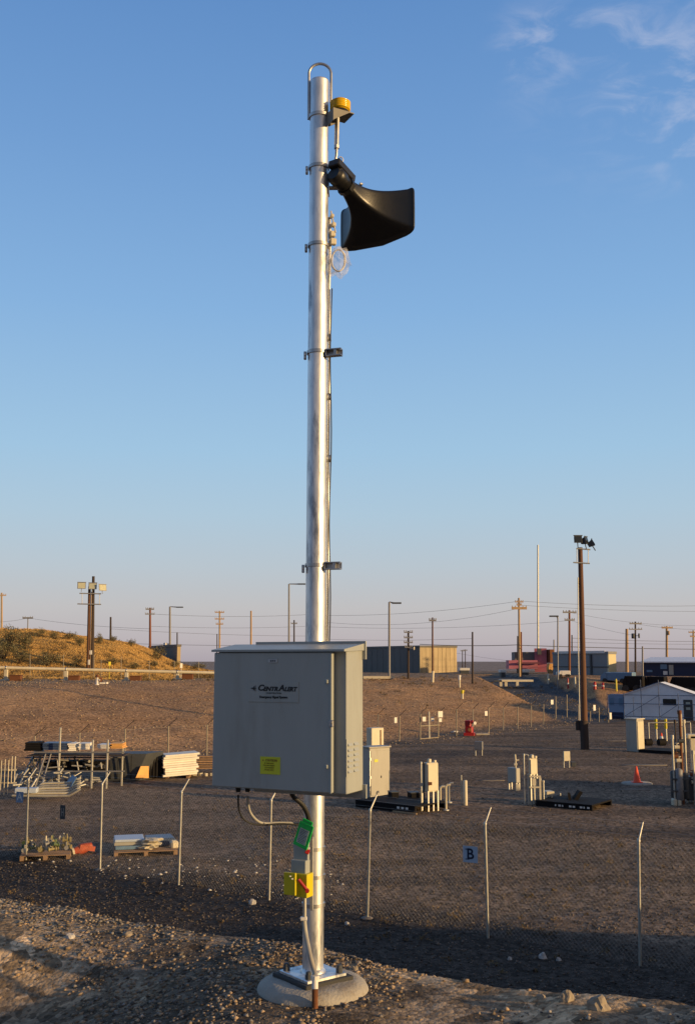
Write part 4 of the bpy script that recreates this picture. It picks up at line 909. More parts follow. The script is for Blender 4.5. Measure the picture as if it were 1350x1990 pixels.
# electrical rack 1
def erack(name, label, x0, xm, x1, ytop, ymid, ybot, extra):
    b = G(xm, ybot); r = root_at(name, label, 'equipment rack', b); Y = b.y
    mb = MB(); bb = Vector((b.x, b.y, PY(xm, ymid, Y).z)); T, W, D, h = corner_box(mb, x0 + 4, xm, x1, ytop, bb, R(32), 0.02, drop=0.0); build('panel_box', mb, M['cream'], r, True)
    mb = MB(T); mb.bbox((W / 2, -0.02, h / 2), (W - 0.06, 0.03, h - 0.08), 0.008); build('panel_door', mb, M['cream'], r, True)
    mb = MB(T); mb.bbox((W * 0.4, D * 0.4, h + 0.06), (0.12, 0.12, 0.13), 0.02); mb.bbox((W * 0.85, D * 0.3, h + 0.03), (0.08, 0.08, 0.09), 0.01); build('vent_cap', mb, M['cream'], r, True)
    for fx, fy in ((0.04, 0.0), (W - 0.04, 0.0), (W * 0.55, 0.02), (0.0, D)):
        mb = MB(Matrix.Translation((b.x, b.y, b.z)) @ Matrix.Rotation(R(32), 4, 'Z')); mb.bbox((fx, fy, (bb.z - b.z) / 2 + 0.0), (0.06, 0.05, bb.z - b.z + 0.1), 0.006); build('leg', mb, M['zinc'], r, True)
    for (ex, ey0, ey1, rr, m_) in extra:
        p = gz(PY(ex, ey1, Y)); q_ = PY(ex, ey0, Y); mb = MB(); mb.tube([(q_.x, Y + 0.1, b.z), (q_.x, Y + 0.1, q_.z)], rr, 10); mb.tube([(q_.x, Y + 0.1, q_.z - 0.02), (q_.x, Y + 0.1, q_.z + 0.05)], rr * 1.4, 8); build('riser_pipe', mb, M[m_], r, True)
    return r, b, T, W, D, h
r, b, T, W, D, h = erack('electrical_rack', 'cream electrical panel rack on legs beside the labelled skid', 817, 830, 853, 1483, 1540, 1577, [(818, 1484, 1575, 0.03, 'zinc'), (823, 1484, 1575, 0.025, 'dkgrey')])
mb = MB(); pxb(mb, 817, 1483, 830, 1486, b.y + 0.1, 0.05); build('top_rail', mb, M['zinc'], r, True)
mb = MB(); pxb(mb, 832, 1520, 839, 1526, b.y - 0.06, 0.04); build('meter_window', mb, M['rust'], r, True)
for (x, y0, y1, lb, m_) in ((855, 1531, 1567, 'short thin pipe post nearest the electrical rack', 'cream'), (866, 1528, 1575, 'pipe post with curved top right of the electrical rack', 'cream'), (872, 1524, 1560, 'slim pipe post with a side arm farthest right of the rack', 'zinc')):
    p = G(x, y1); t = PY(x, y0, p.y); mb = MB(); r = root_at('pipe_post', lb, 'post', p, 'pipe posts by the rack'); mb.tube([p - Vector((0, 0, .1)), t, t + Vector((0.06, 0, 0.05)), t + Vector((0.16, 0, 0.04))], 0.04 if m_ == 'cream' else 0.028, 8); build('pipe', mb, M[m_], r, True)
    mb = MB(); mb.lathe(p, [(0.11, -0.02), (0.11, 0.03), (0.05, 0.05)], 12); build('base_flange', mb, M['zinc'], r, True)
p = G(904, 1565); mb = MB(); t = PY(903, 1516, p.y); r = root_at('white_bollard', 'cream white round bollard standing alone in the yard', 'bollard', p)
mb.tube([p - Vector((0, 0, .1)), (p.x, p.y, t.z - 0.03), (p.x, p.y, t.z)], [0.075, 0.075, 0.05], 16); build('bollard_post', mb, M['cream'], r, True)
mb = MB(); mb.tube([(p.x - 0.12, p.y + 0.12, p.z), (p.x - 0.12, p.y + 0.12, t.z + 0.16)], 0.02, 8); build('guard_rod', mb, M['zinc'], r, True)
# small box on legs, box 2
def leg_box(name, label, x0, y0, x1, ym, yb, m, dep=0.25, rz=0.0, cat='box'):
    b = G((x0 + x1) / 2, yb); r = root_at(name, label, cat, b); mb = MB(); pxb(mb, x0, y0, x1, ym, b.y, dep, rz=rz, bev=0.012); build('box_body', mb, M[m], r, True)
    for x in (x0 + 1.2, x1 - 1.2): q_ = PY(x, yb, b.y); t = PY(x, ym - 2, b.y); mb = MB(); mb.tube([(q_.x, b.y + dep / 2, b.z - 0.05), (q_.x, b.y + dep / 2, t.z)], 0.028, 6); build('leg', mb, M['zinc'], r, True)
    return r, b
leg_box('junction_stand', 'small olive grey junction box on two legs in mid yard', 923, 1441, 938, 1457, 1469, 'greypole', rz=R(-20), cat='junction box')
r, b = leg_box('notice_board', 'cream square board on short legs near the base of the floodlight pole', 1094, 1460, 1107, 1479, 1492, 'cream', dep=0.08, rz=R(15), cat='board')
mb = MB(); pxb(mb, 1110, 1481, 1118, 1490, b.y, 0.2, bev=0.01); solo('small_stand', mb, M['dkgrey'], 'tiny dark stand right of the cream square board', 'stand')
# red pump
b = G(912, 1430); r = root_at('red_pump', 'bright red pump unit with a round white gauge by the far fence', 'pump', b); Y = b.y
mb = MB(); pxb(mb, 902, 1424, 923, 1431, Y, 0.7, rz=R(-10), bev=0.02); build('pump_base', mb, M['red'], r, True)
mb = MB(); pxb(mb, 905, 1412, 919, 1425, Y + .1, 0.45, rz=R(-20), bev=0.05); build('pump_casing', mb, M['red'], r, True)
mb = MB(); pxb(mb, 904, 1400, 915, 1413, Y + .12, 0.35, rz=R(-20), bev=0.05); c = PY(911, 1403, Y); mb.tube([c + Vector((0.1, -.05, 0)), c + Vector((0.26, -.1, 0.02))], 0.12, 12); build('pump_head', mb, M['red'], r, True)
mb = MB(); c = PY(921, 1405, Y); mb.tube([c + Vector((0, -0.12, 0)), c + Vector((0.03, -0.2, 0))], 0.11, 16); build('gauge', mb, M['white'], r, True)
mb = MB(); c = PY(911, 1418, Y); mb.tube([c + Vector((0, -0.02, 0)), c + Vector((0.02, -0.12, 0))], 0.12, 14); build('flange_cap', mb, M['rust'], r, True)
mb = MB(); c = G(936, 1428); mb.bbox((c.x, c.y, c.z + 0.05), (0.95, 0.5, 0.12), 0.02, rz=0.1); solo('concrete_slab', mb, M['concrete'], 'narrow pale slab on the ground right of the red pump', 'slab')
mb = MB(); c = G(882, 1424); mb.cbox((c.x, c.y, c.z + 0.05), (0.5, 0.06, 0.06), rz=-0.6); mb.cbox((c.x + .1, c.y, c.z + 0.1), (0.3, 0.2, 0.05), rz=0.3); solo('pale_scrap', mb, M['white'], 'pale crooked scrap lying left of the red pump', 'scrap')

# rack group with vent pipe and second rack
b = G(1003, 1537); r = root_at('vented_cabinet', 'small two tone cabinet with a thin bent vent pipe rising from its top', 'cabinet', b); Y = b.y
mb = MB(); bb = Vector((b.x, b.y, PY(1003, 1522, Y).z)); T, W, D, h = corner_box(mb, 989, 1003, 1012, 1493, bb, R(35), 0.02, drop=0); build('cabinet_body', mb, M['greybox'], r, True)
for fx, fy in ((0.04, 0.04), (W - .04, .04), (.04, D - .04), (W - .04, D - .04)): mb = MB(Matrix.Translation(b) @ Matrix.Rotation(R(35), 4, 'Z')); mb.cbox((fx, fy, (bb.z - b.z) / 2 - .02), (0.05, 0.05, bb.z - b.z + .04)); build('leg', mb, M['zinc'], r, True)
mb = MB(); p0 = PY(1001, 1493, Y + .2); p1 = PY(1001, 1478, Y + .2); p2 = PY(1000, 1466, Y + .2); mb.tube([p0, p1, p2], 0.035, 8); mb.tube([p1, p1 + Vector((0.14, 0, 0.03))], 0.035, 8); mb.cbox(p1 + Vector((0, 0, -.14)), (0.12, 0.12, 0.08)); build('vent_pipe', mb, M['cream'], r, True)
mb = MB(); pxb(mb, 1002, 1524, 1009, 1538, Y, .12, bev=.01); build('valve', mb, M['cream'], r, True)
r, b, T, W, D, h = erack('meter_rack', 'cream meter rack with square frame and tall legs behind the long black skid', 1024, 1030, 1047, 1474, 1507, 1564, [(1018, 1468, 1556, 0.025, 'zinc'), (1050, 1516, 1556, 0.03, 'zinc'), (1056, 1520, 1552, 0.03, 'zinc')])
mb = MB(); c = PY(1018, 1468, b.y + .1); mb.tube([c, PY(1021, 1466, b.y + .1), PY(1026, 1468, b.y + .1), PY(1027, 1476, b.y + .1)], .025, 8); build('bent_conduit', mb, M['zinc'], r, True)
mb = MB()
for y_ in (1509, 1530): pxb(mb, 1028, y_ - 1.5, 1050, y_ + 1.5, b.y - 0.05, 0.05)
pxb(mb, 1048, 1509, 1050.5, 1560, b.y - 0.04, 0.04); build('square_frame', mb, M['cream'], r, True)
mb = MB(); pxb(mb, 1033, 1513, 1040, 1527, b.y, 0.15, bev=.01); build('meter_box', mb, M['cream'], r, True)
sk, T, L_ = skid('long_skid', 'long low black steel skid with a white lettered side in the middle yard', 1040, 1566, 1150, 1576, 0.2, 0)
mb = MB(T)
for i, ww in enumerate((0.05, 0.09, 0.05, 0.0, 0.09, 0.09, 0.0, 0.09, 0.05, 0.09)): 
    if ww: mb.box(L_ / 2 - 1.35 + i * 0.13, L_ / 2 - 1.35 + i * 0.13 + ww, -0.012, -0.003, 0.06, 0.12)
build('stencil_marks', mb, M['white'], sk, True)
Yk = G(1110, 1570).y + 0.6
mb = MB(); mb.add([PY(1102, 1540, Yk), PY(1107, 1541, Yk), PY(1111, 1562, Yk), PY(1104, 1562, Yk), PY(1102, 1540, Yk + .4), PY(1107, 1541, Yk + .4), PY(1111, 1562, Yk + .4), PY(1104, 1562, Yk + .4)], [(3, 2, 1, 0), (4, 5, 6, 7), (0, 1, 5, 4), (1, 2, 6, 5), (2, 3, 7, 6), (3, 0, 4, 7)])
a_ = [PY(1126, 1537, Yk), PY(1132, 1540, Yk), PY(1118, 1562, Yk), PY(1111, 1560, Yk)]; a2 = [v + Vector((0, .4, 0)) for v in a_]; mb.add(a_ + a2, [(3, 2, 1, 0), (4, 5, 6, 7), (0, 1, 5, 4), (1, 2, 6, 5), (2, 3, 7, 6), (3, 0, 4, 7)])
build('v_bracket', mb, M['blackpaint'], sk, True)
Yk = G(1066, 1560).y; mb = MB(); pxb(mb, 1059, 1538, 1075, 1546, Yk, .4, rz=R(10), bev=.02); pxb(mb, 1061, 1545, 1063, 1558, Yk, .05); pxb(mb, 1071, 1545, 1073, 1558, Yk, .05); solo('cream_step', mb, M['cream'], 'small cream step stool beside the meter rack', 'step')
mb = MB(); p = G(1088, 1556); t = PY(1089, 1541, p.y); mb.tube([p, (p.x, p.y, t.z)], .03, 8); mb.lathe(p, [(.08, 0), (.08, .02), (.02, .03)], 10); solo('short_stake', mb, M['steel'], 'short grey stake standing behind the long black skid', 'stake')

# cone on a round slab
b = G(1238, 1524); mb = MB(); mb.lathe((b.x, b.y + .1, b.z - .1), [(0.62, 0), (0.62, 0.13), (0.58, 0.16), (.02, .165)], 32); solo('round_slab', mb, M['concrete'], 'pale round concrete slab beneath the traffic cone', 'slab', origin=b)
r = root_at('traffic_cone', 'orange traffic cone standing on a pale round concrete slab', 'traffic cone', (b.x, b.y + .1, b.z + .065)); q_ = Vector((b.x, b.y + .1, b.z + .065))
mb = MB(Matrix.Translation(q_)); mb.lathe((0, 0, 0), [(.17, .02), (.15, .05), (.035, .62), (.02, .64)], 20); build('cone_body', mb, M['orange'], r, True); mb = MB(Matrix.Translation(q_)); mb.bbox((0, 0, .012), (.40, .40, .03), .008); build('cone_base', mb, M['orange'], r, True)
b = G(1285, 1447); r = root_at('traffic_cone', 'small orange cone with a white band near the yellow posts', 'traffic cone', b)
mb = MB(Matrix.Translation(b)); mb.lathe((0, 0, 0), [(.2, 0), (.15, .05), (.04, .68), (.02, .7)], 16); build('cone_body', mb, M['orange'], r, True); mb = MB(Matrix.Translation(b)); mb.lathe((0, 0, 0), [(.115, .29), (.118, .29), (.078, .50), (.075, .50)], 16); build('white_band', mb, M['white'], r, True)
for (x, y, w_, lb) in ((1250, 1487, 90, 'long pale slab strip behind the traffic cone'), (1195, 1440, 40, 'short pale slab strip beside the floodlight pole'), (1235, 1535, 60, 'pale stained slab patch in front of the traffic cone'), (955, 1517, 50, 'pale slab strip behind the white bollard')):
    c = G(x, y); k = mpp(c.y); mb = MB(); L2 = w_ * k; mb.lathe((c.x, c.y, c.z - .02), [(L2 * .5, 0), (L2 * .5, .035), (L2 * .49, .045), (.02, .05)], 14, T=Matrix.Diagonal((1, .22, 1, 1))); solo('slab_strip', mb, M['oldconc'], lb, 'slab')

# tall enclosure near the tent
b = G(1238, 1461); r = root_at('tall_enclosure', 'tall grey enclosure in front of the tent, narrow face sunlit', 'enclosure', b)
mb = MB(); T, W, D, h = corner_box(mb, 1222, 1238, 1256, 1398, b, R(40), .02); build('enclosure_body', mb, M['greybox'], r, True)
mb = MB(T); mb.bbox((W / 2, D / 2, h + .015), (W + .12, D + .12, .06), .01); build('enclosure_roof', mb, M['cream'], r, True)
mb = MB(T); mb.bbox((W / 2, -.02, h / 2), (W - .1, .03, h - .25), .01); build('enclosure_door', mb, M['cream'], r, True)
mb = MB(T); mb.bbox((W / 2 - .2, D / 2 - .2, .2), (W + .9, D + .9, .14), .02); build('plinth', mb, M['greybox'], r, True)
b = G(1290, 1466); mb = MB(); sk2, T, L2 = skid('flat_skid', 'flat black skid to the right of the tall enclosure', 1240, 1462, 1305, 1466, .16, 0)
for (x, lb) in ((1267, 'dark drum lying on the flat skid, left one'), (1294, 'dark drum lying on the flat skid, right one')):
    c = G(x, 1458); mb = MB(); mb.tube([c + Vector((-.2, .8, .38)), c + Vector((.2, .9, .38))], .2, 14); solo('dark_drum', mb, M['blackpaint'], lb, 'drum', 'drums on the flat skid')

# yellow topped posts with rail
for (x, lb) in ((1275, 'yellow topped post in front of the tent, left one'), (1294, 'yellow topped post in front of the tent, right one')):
    p = G(x, 1440); r = root_at('yellow_post', lb, 'bollard', p, 'yellow topped posts by the tent'); t = PY(x, 1397, p.y); m_ = PY(x, 1416, p.y)
    mb = MB(); mb.tube([p, (p.x, p.y, m_.z)], .06, 10); build('post', mb, M['zinc'], r, True); mb = MB(); mb.tube([(p.x, p.y, m_.z - .01), (p.x, p.y, t.z)], .085, 10); build('yellow_sleeve', mb, M['yellow'], r, True)
p = G(1258, 1442); mb = MB(); c = PY(1258, 1405, p.y); d_ = PY(1340, 1403, p.y); mb.tube([c, d_], .035, 8); 
for x in (1259, 1309, 1340): q_ = PY(x, 1404, p.y); mb.tube([(q_.x, p.y, p.z - .1), (q_.x, p.y, q_.z)], .035, 8)
solo('pipe_barrier', mb, M['zinc'], 'thin grey pipe barrier running behind the yellow topped posts', 'barrier', origin=p)

# valve station at the right edge
b = G(1316, 1566); r = root_at('valve_station', 'valve station of pipes, tall risers and grey tanks at the right edge of the yard', 'valve station', b); Y = b.y
for (x, y0, y1, rr, m_, Yo) in ((1305, 1430, 1560, .035, 'zinc', 0), (1319, 1382, 1562, .05, 'rust', .3), (1310, 1400, 1560, .025, 'wooddark', .5), (1328, 1400, 1560, .03, 'zinc', .6), (1345, 1460, 1560, .04, 'zinc', .2)):
    t = PY(x, y0, Y + Yo); mb = MB(); mb.tube([(t.x, Y + Yo, b.z - .05), (t.x, Y + Yo, t.z)], rr, 10); mb.tube([(t.x, Y + Yo, t.z - .1), (t.x, Y + Yo, t.z + .03)], rr * 1.6, 8); build('riser_pipe', mb, M[m_], r, True)
for (x0, y0, x1, y1, m_, Yo) in ((1303, 1498, 1312, 1550, 'dkgrey', .1), (1313, 1494, 1325, 1555, 'greypole', .0), (1327, 1502, 1336, 1552, 'dkgrey', .2)):
    a_ = PY(x0, y1, Y + Yo); c_ = PY(x1, y0, Y + Yo); rr = (c_.x - a_.x) / 2; mb = MB(); mb.lathe(((a_.x + c_.x) / 2, Y + Yo, a_.z), [(rr * .8, 0), (rr, .03), (rr, c_.z - a_.z - .05), (rr * .6, c_.z - a_.z), (.02, c_.z - a_.z + .02)], 18); build('tank', mb, M[m_], r, True)
mb = MB(); pxb(mb, 1304, 1513, 1338, 1516, Y - .1, .06); pxb(mb, 1304, 1536, 1338, 1539, Y - .1, .06); build('frame_rail', mb, M['dkgrey'], r, True)
mb = MB(); pxb(mb, 1322, 1412, 1331, 1464, Y + .6, .16, bev=.02); pxb(mb, 1318, 1384, 1324, 1412, Y + .5, .1, bev=.02); build('cream_column', mb, M['cream'], r, True)
mb = MB(); pxb(mb, 1336, 1427, 1362, 1436, Y + .8, .3, bev=.02); pxb(mb, 1346, 1430, 1351, 1560, Y + .8, .1, bev=.02); build('cream_arm', mb, M['cream'], r, True)
mb = MB(); pxb(mb, 1308, 1553, 1315, 1567, Y - .12, .3, bev=.03); pxb(mb, 1317, 1554, 1323, 1567, Y - .12, .3, bev=.03); build('foot_block', mb, M['cream'], r, True)
for (x, y, m_) in ((1314, 1452, 'cream'), (1312, 1470, 'rust'), (1322, 1440, 'dkgrey'), (1345, 1505, 'rust'), (1347, 1520, 'cream'), (1318, 1478, 'cream')):
    c = PY(x, y, Y + .25); mb = MB(); mb.tube([c + Vector((-.09, 0, 0)), c + Vector((.09, 0, 0))], .07, 10); mb.tube([c, c + Vector((0, 0, .14))], .02, 6); mb.tube([c + Vector((0, 0, .13)), c + Vector((0, 0, .15))], .08, 12); build('valve', mb, M[m_], r, True)
mb = MB(); pxb(mb, 1334, 1510, 1360, 1556, Y + .3, .8, bev=.04); build('pump_block', mb, M['dkgrey'], r, True)

# ------------------------------------------------------------------ tall floodlight poles
def floodlight(c, sz, rz, tilt, parent, m='dkgrey'):
    T = Matrix.Translation(c) @ Matrix.Rotation(rz, 4, 'Z') @ Matrix.Rotation(tilt, 4, 'X'); mb = MB(T); w_, h_ = sz
    mb.add([(-w_ / 2, 0, -h_ / 2), (w_ / 2, 0, -h_ / 2), (w_ / 2, 0, h_ / 2), (-w_ / 2, 0, h_ / 2), (-w_ * .3, .35, -h_ * .3), (w_ * .3, .35, -h_ * .3), (w_ * .3, .35, h_ * .3), (-w_ * .3, .35, h_ * .3)], [(0, 1, 2, 3), (7, 6, 5, 4), (0, 4, 5, 1), (1, 5, 6, 2), (2, 6, 7, 3), (3, 7, 4, 0)])
    mb.box(-w_ / 2 - .03, w_ / 2 + .03, -.04, .01, h_ / 2, h_ / 2 + .04); mb.tube([(0, .15, -h_ * .5 - .28), (0, .15, -h_ * .2)], .03, 8)
    f = build('floodlight', mb, M[m], parent, True); mb = MB(T); mb.bbox((0, -.012, 0), (w_ * .86, .02, h_ * .84), .005); build('lens', mb, M['lampglass' if m != 'dkgrey' else 'glass'], f, True); return f
b = G(1136, 1457); fl = root_at('floodlight_pole', 'tall dark wooden pole with three floodlights standing in the yard at right', 'light pole', b); Y = b.y; k = mpp(Y)
tp = PY(1126.5, 1064, Y)
mb = MB(); mb.tube([b - Vector((0, 0, .3)), tp], [6.3 * k, 4.5 * k], 14); build('pole', mb, M['wood'], fl, True)
mb = MB(); mb.tube([b - Vector((0, 0, .2)), b + Vector((-.02, 0, (1457 - 1402) * k))], 8.2 * k, 12); mb.bbox(b + Vector((-.35, .1, 1.35)), (.22, .2, .55), .02); build('butt_wrap', mb, M['wooddark'], fl, True)
mb = MB(); q_ = PY(1122.2, 1122, Y - .1); q2_ = PY(1122.6, 1250, Y - .1); q3_ = PY(1125.5, 1400, Y - .2); mb.tube([q_, q2_, q3_], .03, 8); build('conduit', mb, M['zinc'], fl, True)
for (yy, x0, x1) in ((1066, 1119, 1146), (1093, 1113, 1145)):
    mb = MB(); mb.tube([PY(x0, yy, Y - .14), PY(x1, yy + 2, Y - .14)], .04, 8); build('crossarm', mb, M['zinc'], fl, True)
for x in (1120, 1142): mb = MB(); mb.tube([PY(x, 1066, Y - .14), PY(x, 1095, Y - .14)], .022, 6); build('brace', mb, M['zinc'], fl, True)
floodlight(PY(1122.5, 1048, Y - .3), (16 * k, 14 * k), R(4), R(-8), fl); floodlight(PY(1139, 1050, Y - .2), (12 * k, 14 * k), R(52), R(-14), fl); floodlight(PY(1152, 1054, Y - .1), (13 * k, 13 * k), R(78), R(-30), fl)
p = G(1148, 1406)
b = G(176, 1303); Yl = b.y; k = mpp(Yl); fl = root_at('twin_floodlight_pole', 'pair of dark wooden poles side by side carrying three floodlights before the golden hill', 'light pole', b)
for x0, x1, yt, m_ in ((171.5, 174.5, 1140, 'wood'), (179.5, 182, 1120, 'wooddark')): mb = MB(); mb.tube([PY(x0, 1306, Yl), PY(x1, yt, Yl)], [3.6 * k, 2.7 * k], 12); build('pole', mb, M[m_], fl, True)
mb = MB(); mb.tube([PY(176, 1304, Yl - .1), PY(178.5, 1150, Yl - .1)], 1.0 * k, 8); build('conduit', mb, M['woodlight'], fl, True)
for (yy, x0, x1) in ((1153, 155, 197), (1173.5, 151, 197)): mb = MB(); mb.tube([PY(x0, yy, Yl - .3), PY(x1, yy + 1, Yl - .3)], .06, 8); build('crossarm', mb, M['zinc'], fl, True)
for x in (160, 194): mb = MB(); mb.tube([PY(x, 1153, Yl - .3), PY(x, 1174, Yl - .3)], .03, 6); build('brace', mb, M['zinc'], fl, True)
for (x, y, rz) in ((159, 1138, 12), (180.5, 1139, 5), (200, 1142, 40)): floodlight(PY(x, y, Yl - .5), (16 * k, 13 * k), R(rz), R(-12), fl, 'greypole')
for (x0, y0, x1, y1) in ((174, 1264, 179, 1272), (171, 1282, 175, 1292)): mb = MB(); pxb(mb, x0, y0, x1, y1, Yl - .55, .12, bev=.01); build('pole_sign', mb, M['white'], fl, True)

# ------------------------------------------------------------------ power poles, street lamps and masts beyond the bank
def upole(x, ytop, ybase, wpx, m, label, arms=(), Y=None, lean=0.0, cat='utility pole', name='utility_pole', group='utility poles beyond the yard', extra=()):
    if Y is None: b = G(x, ybase)
    else: b = PY(x, ybase, Y); b = Vector((b.x, Y, Hs(b.x, Y)))
    Y = b.y; k = mpp(Y); r = root_at(name, label, cat, b, group); t = PY(x + lean, ytop, Y)
    mb = MB(); mb.tube([b - Vector((0, 0, .4)), t], [wpx * .5 * k, wpx * .38 * k], 10); build('pole', mb, M[m], r, True)
    for (ay, hwd, th_, rz) in arms:
        c = PY(x + lean * .8, ay, Y); L_ = hwd * k / math.cos(R(rz)); T = Matrix.Translation(c + Vector((0, -wpx * .5 * k, 0))) @ Matrix.Rotation(R(rz), 4, 'Z'); mb = MB(T); mb.cbox((0, 0, 0), (2 * L_, .10, th_ * k))
        for s_ in (-.92, -.5, .5, .92): mb.tube([(s_ * L_, 0, th_ * k * .3), (s_ * L_, 0, th_ * k * .5 + .16)], .05, 6)
        build('crossarm', mb, M['greypole' if m != 'woodlight' else 'woodlight'], r, True)
    for (x0, y0, x1, y1, m_) in extra:
        mb = MB(); a_ = PY(x0, y1, Y); c_ = PY(x1, y0, Y); rr = max(.05, (c_.x - a_.x) / 2); mb.lathe(((a_.x + c_.x) / 2, Y - .3, a_.z), [(rr * .8, 0), (rr, .05), (rr, c_.z - a_.z - .05), (rr * .7, c_.z - a_.z)], 12); mb.tube([((a_.x + c_.x) / 2, Y - .3, (a_.z + c_.z) / 2), (PY(x, y0, Y).x, Y, (a_.z + c_.z) / 2)], .04, 6); build('transformer', mb, M[m_], r, True)
    return r
upole(4, 1152, 1260, 4.5, 'woodlight', 'sunlit orange pole with a short crossarm at the left edge behind the hill', [(1157, 9, 2, 10)], Y=150)
upole(55, 1199, 1250, 2.5, 'greypole', 'low grey pole with a small crossarm behind the left hill', [(1201, 10, 3, 5)], Y=170)
upole(215.5, 1199, 1260, 4.5, 'wooddark', 'short bare dark pole rising just behind the hill crest', Y=150)
upole(292, 1181, 1290, 5, 'woodred', 'reddish pole with a T shaped crossarm left of the curved street lamp', [(1184, 8, 2.5, 10), (1193.5, 9, 2, 10)], Y=150)
upole(344.5, 1229, 1290, 3, 'wooddark', 'short dark pole at the right end of the dark left building', Y=145)
upole(427, 1187, 1300, 4, 'woodlight', 'pale pole with three crossarms just above the cabinet left corner', [(1190, 9, 2, 5), (1203, 9, 2, 5), (1213, 7, 2, 5)], Y=165)
upole(422, 1232, 1300, 2.5, 'wooddark', 'thin dark pole close left of the pale three armed pole', Y=150)
upole(488, 1187, 1300, 4.5, 'woodlight', 'plain pale orange pole standing above the cabinet', Y=155)
upole(571.5, 1205, 1300, 3.5, 'wooddark', 'thin dark pole with short arms close to the siren pole', [(1212, 6, 1.5, 0)], Y=165)
upole(793, 1226, 1319, 5, 'wooddark', 'dark pole with four short crossarms in front of the dark building', [(1229, 8.5, 2, 0), (1239.5, 8.5, 2, 0), (1249, 8.5, 2, 0), (1258, 7, 2, 0)], extra=[(802, 1257, 805, 1263, 'cream')])
r = upole(840, 1200, 1326, 4, 'wood', 'brown pole with pale painted foot before the tan wall', [(1206, 7, 3, 0)])
mb = MB(); b = G(840, 1326); mb.tube([b, PY(840.8, 1304, b.y)], 2.7 * mpp(b.y), 12); build('pale_sleeve', mb, M['cream'], r, True)
upole(917.5, 1228, 1328, 4.2, 'wooddark', 'bare black pole right of the tan wall with one short side arm')
upole(903.5, 1262, 1306, 2, 'wooddark', 'right one of the two small distant poles beside the tan wall', [(1264, 4, 1.2, 0)], Y=230)
upole(898, 1263, 1306, 2, 'wooddark', 'left one of the two small distant poles beside the tan wall', [(1265, 4, 1.2, 0)], Y=240)
upole(1009, 1162, 1317, 5, 'woodlight', 'tall orange lit pole with a wide crossarm beside the pale mast', [(1170, 8, 2, 5), (1176, 5, 2, 5), (1182, 15, 5, 5)], lean=-1.5)
upole(1012, 1228, 1313, 4, 'woodred', 'short reddish stub pole clamped beside the tall orange lit pole')
upole(1005, 1236, 1310, 3, 'wooddark', 'short black pole just left of the tall orange lit pole', Y=150)
upole(1044.5, 1059, 1300, 4.0, 'zinc', 'very tall slim pale mast rising above all the poles on the right', Y=170, name='slender_mast', cat='mast', group='masts')
upole(1105.5, 1186, 1312, 5, 'woodred', 'reddish pole with two crossarms left of the floodlight pole', [(1190, 13.5, 3, 5), (1205, 10, 2.5, 5)])
upole(1110.5, 1234, 1305, 3, 'wooddark', 'short dark stub behind the reddish two armed pole', Y=150)
upole(1075.5, 1243, 1300, 3, 'greypole', 'short grey stub pole behind the pinkish building', Y=170)
upole(1217, 1222, 1300, 7, 'woodlight', 'thick pale bare post right of the cream end wall', Y=160)
upole(1233.5, 1208, 1306, 4, 'wooddark', 'dark pole with crossarm and two round transformers', [(1212, 12, 2.5, 5), (1223, 13, 2, 5)], Y=150, extra=[(1225, 1231, 1231, 1241, 'dkgrey'), (1238, 1231, 1241, 1240, 'dkgrey')])
upole(1294.5, 1217, 1300, 5.5, 'woodlight', 'pale pole with a crossarm above the navy building', [(1220, 11, 3, 5)], Y=175, extra=[(1295, 1226, 1299, 1234, 'woodlight')])
upole(1247.5, 1256, 1312, 4, 'greypole', 'grey post at the left corner of the navy building', Y=118)
upole(1346, 1225, 1300, 4, 'woodlight', 'pole with two short crossarms at the right edge of view', [(1229, 10, 2, 5), (1237, 7, 2, 5)], Y=170)
def slamp(x, ytop, ybase, xh, wpx, label, Y=None, down=0.0):
    if Y is None: b = G(x, ybase)
    else: b = PY(x, ybase, Y); b = Vector((b.x, Y, Hs(b.x, Y)))
    Y = b.y; k = mpp(Y); r = root_at('street_lamp', label, 'street lamp', b, 'street lamps beyond the yard'); t = PY(x, ytop, Y); e = PY(xh, ytop + down, Y); s_ = 1 if xh > x else -1
    mb = MB(); mb.tube([b - Vector((0, 0, .3)), t], [wpx * .5 * k, wpx * .4 * k], 10); build('pole', mb, M['greypole'], r, True)
    mb = MB(); mb.tube([t - Vector((0, 0, .2)), t + Vector((0.05 * s_, 0, 0)), e - Vector((s_ * .5, 0, 0))], .08, 8); build('arm', mb, M['greypole'], r, True)
    mb = MB(); mb.bbox(e - Vector((s_ * .25, 0, .0)), (1.0, .35, .16), .04); build('lamp_head', mb, M['dkgrey'], r, True)
slamp(330.5, 1179, 1300, 353, 4.5, 'grey street lamp with its arm to the right behind the left building', 150, 1)
slamp(561.5, 1135, 1300, 590, 4, 'street lamp nearest the siren pole with a long black arm', 130)
slamp(756, 1170, 1318, 775, 5.0, 'tall grey street lamp in front of the dark building', None, 2)
slamp(1083, 1199, 1339, 1071, 3.2, 'thin street lamp with its head to the left above the ramp', None, -1.5)

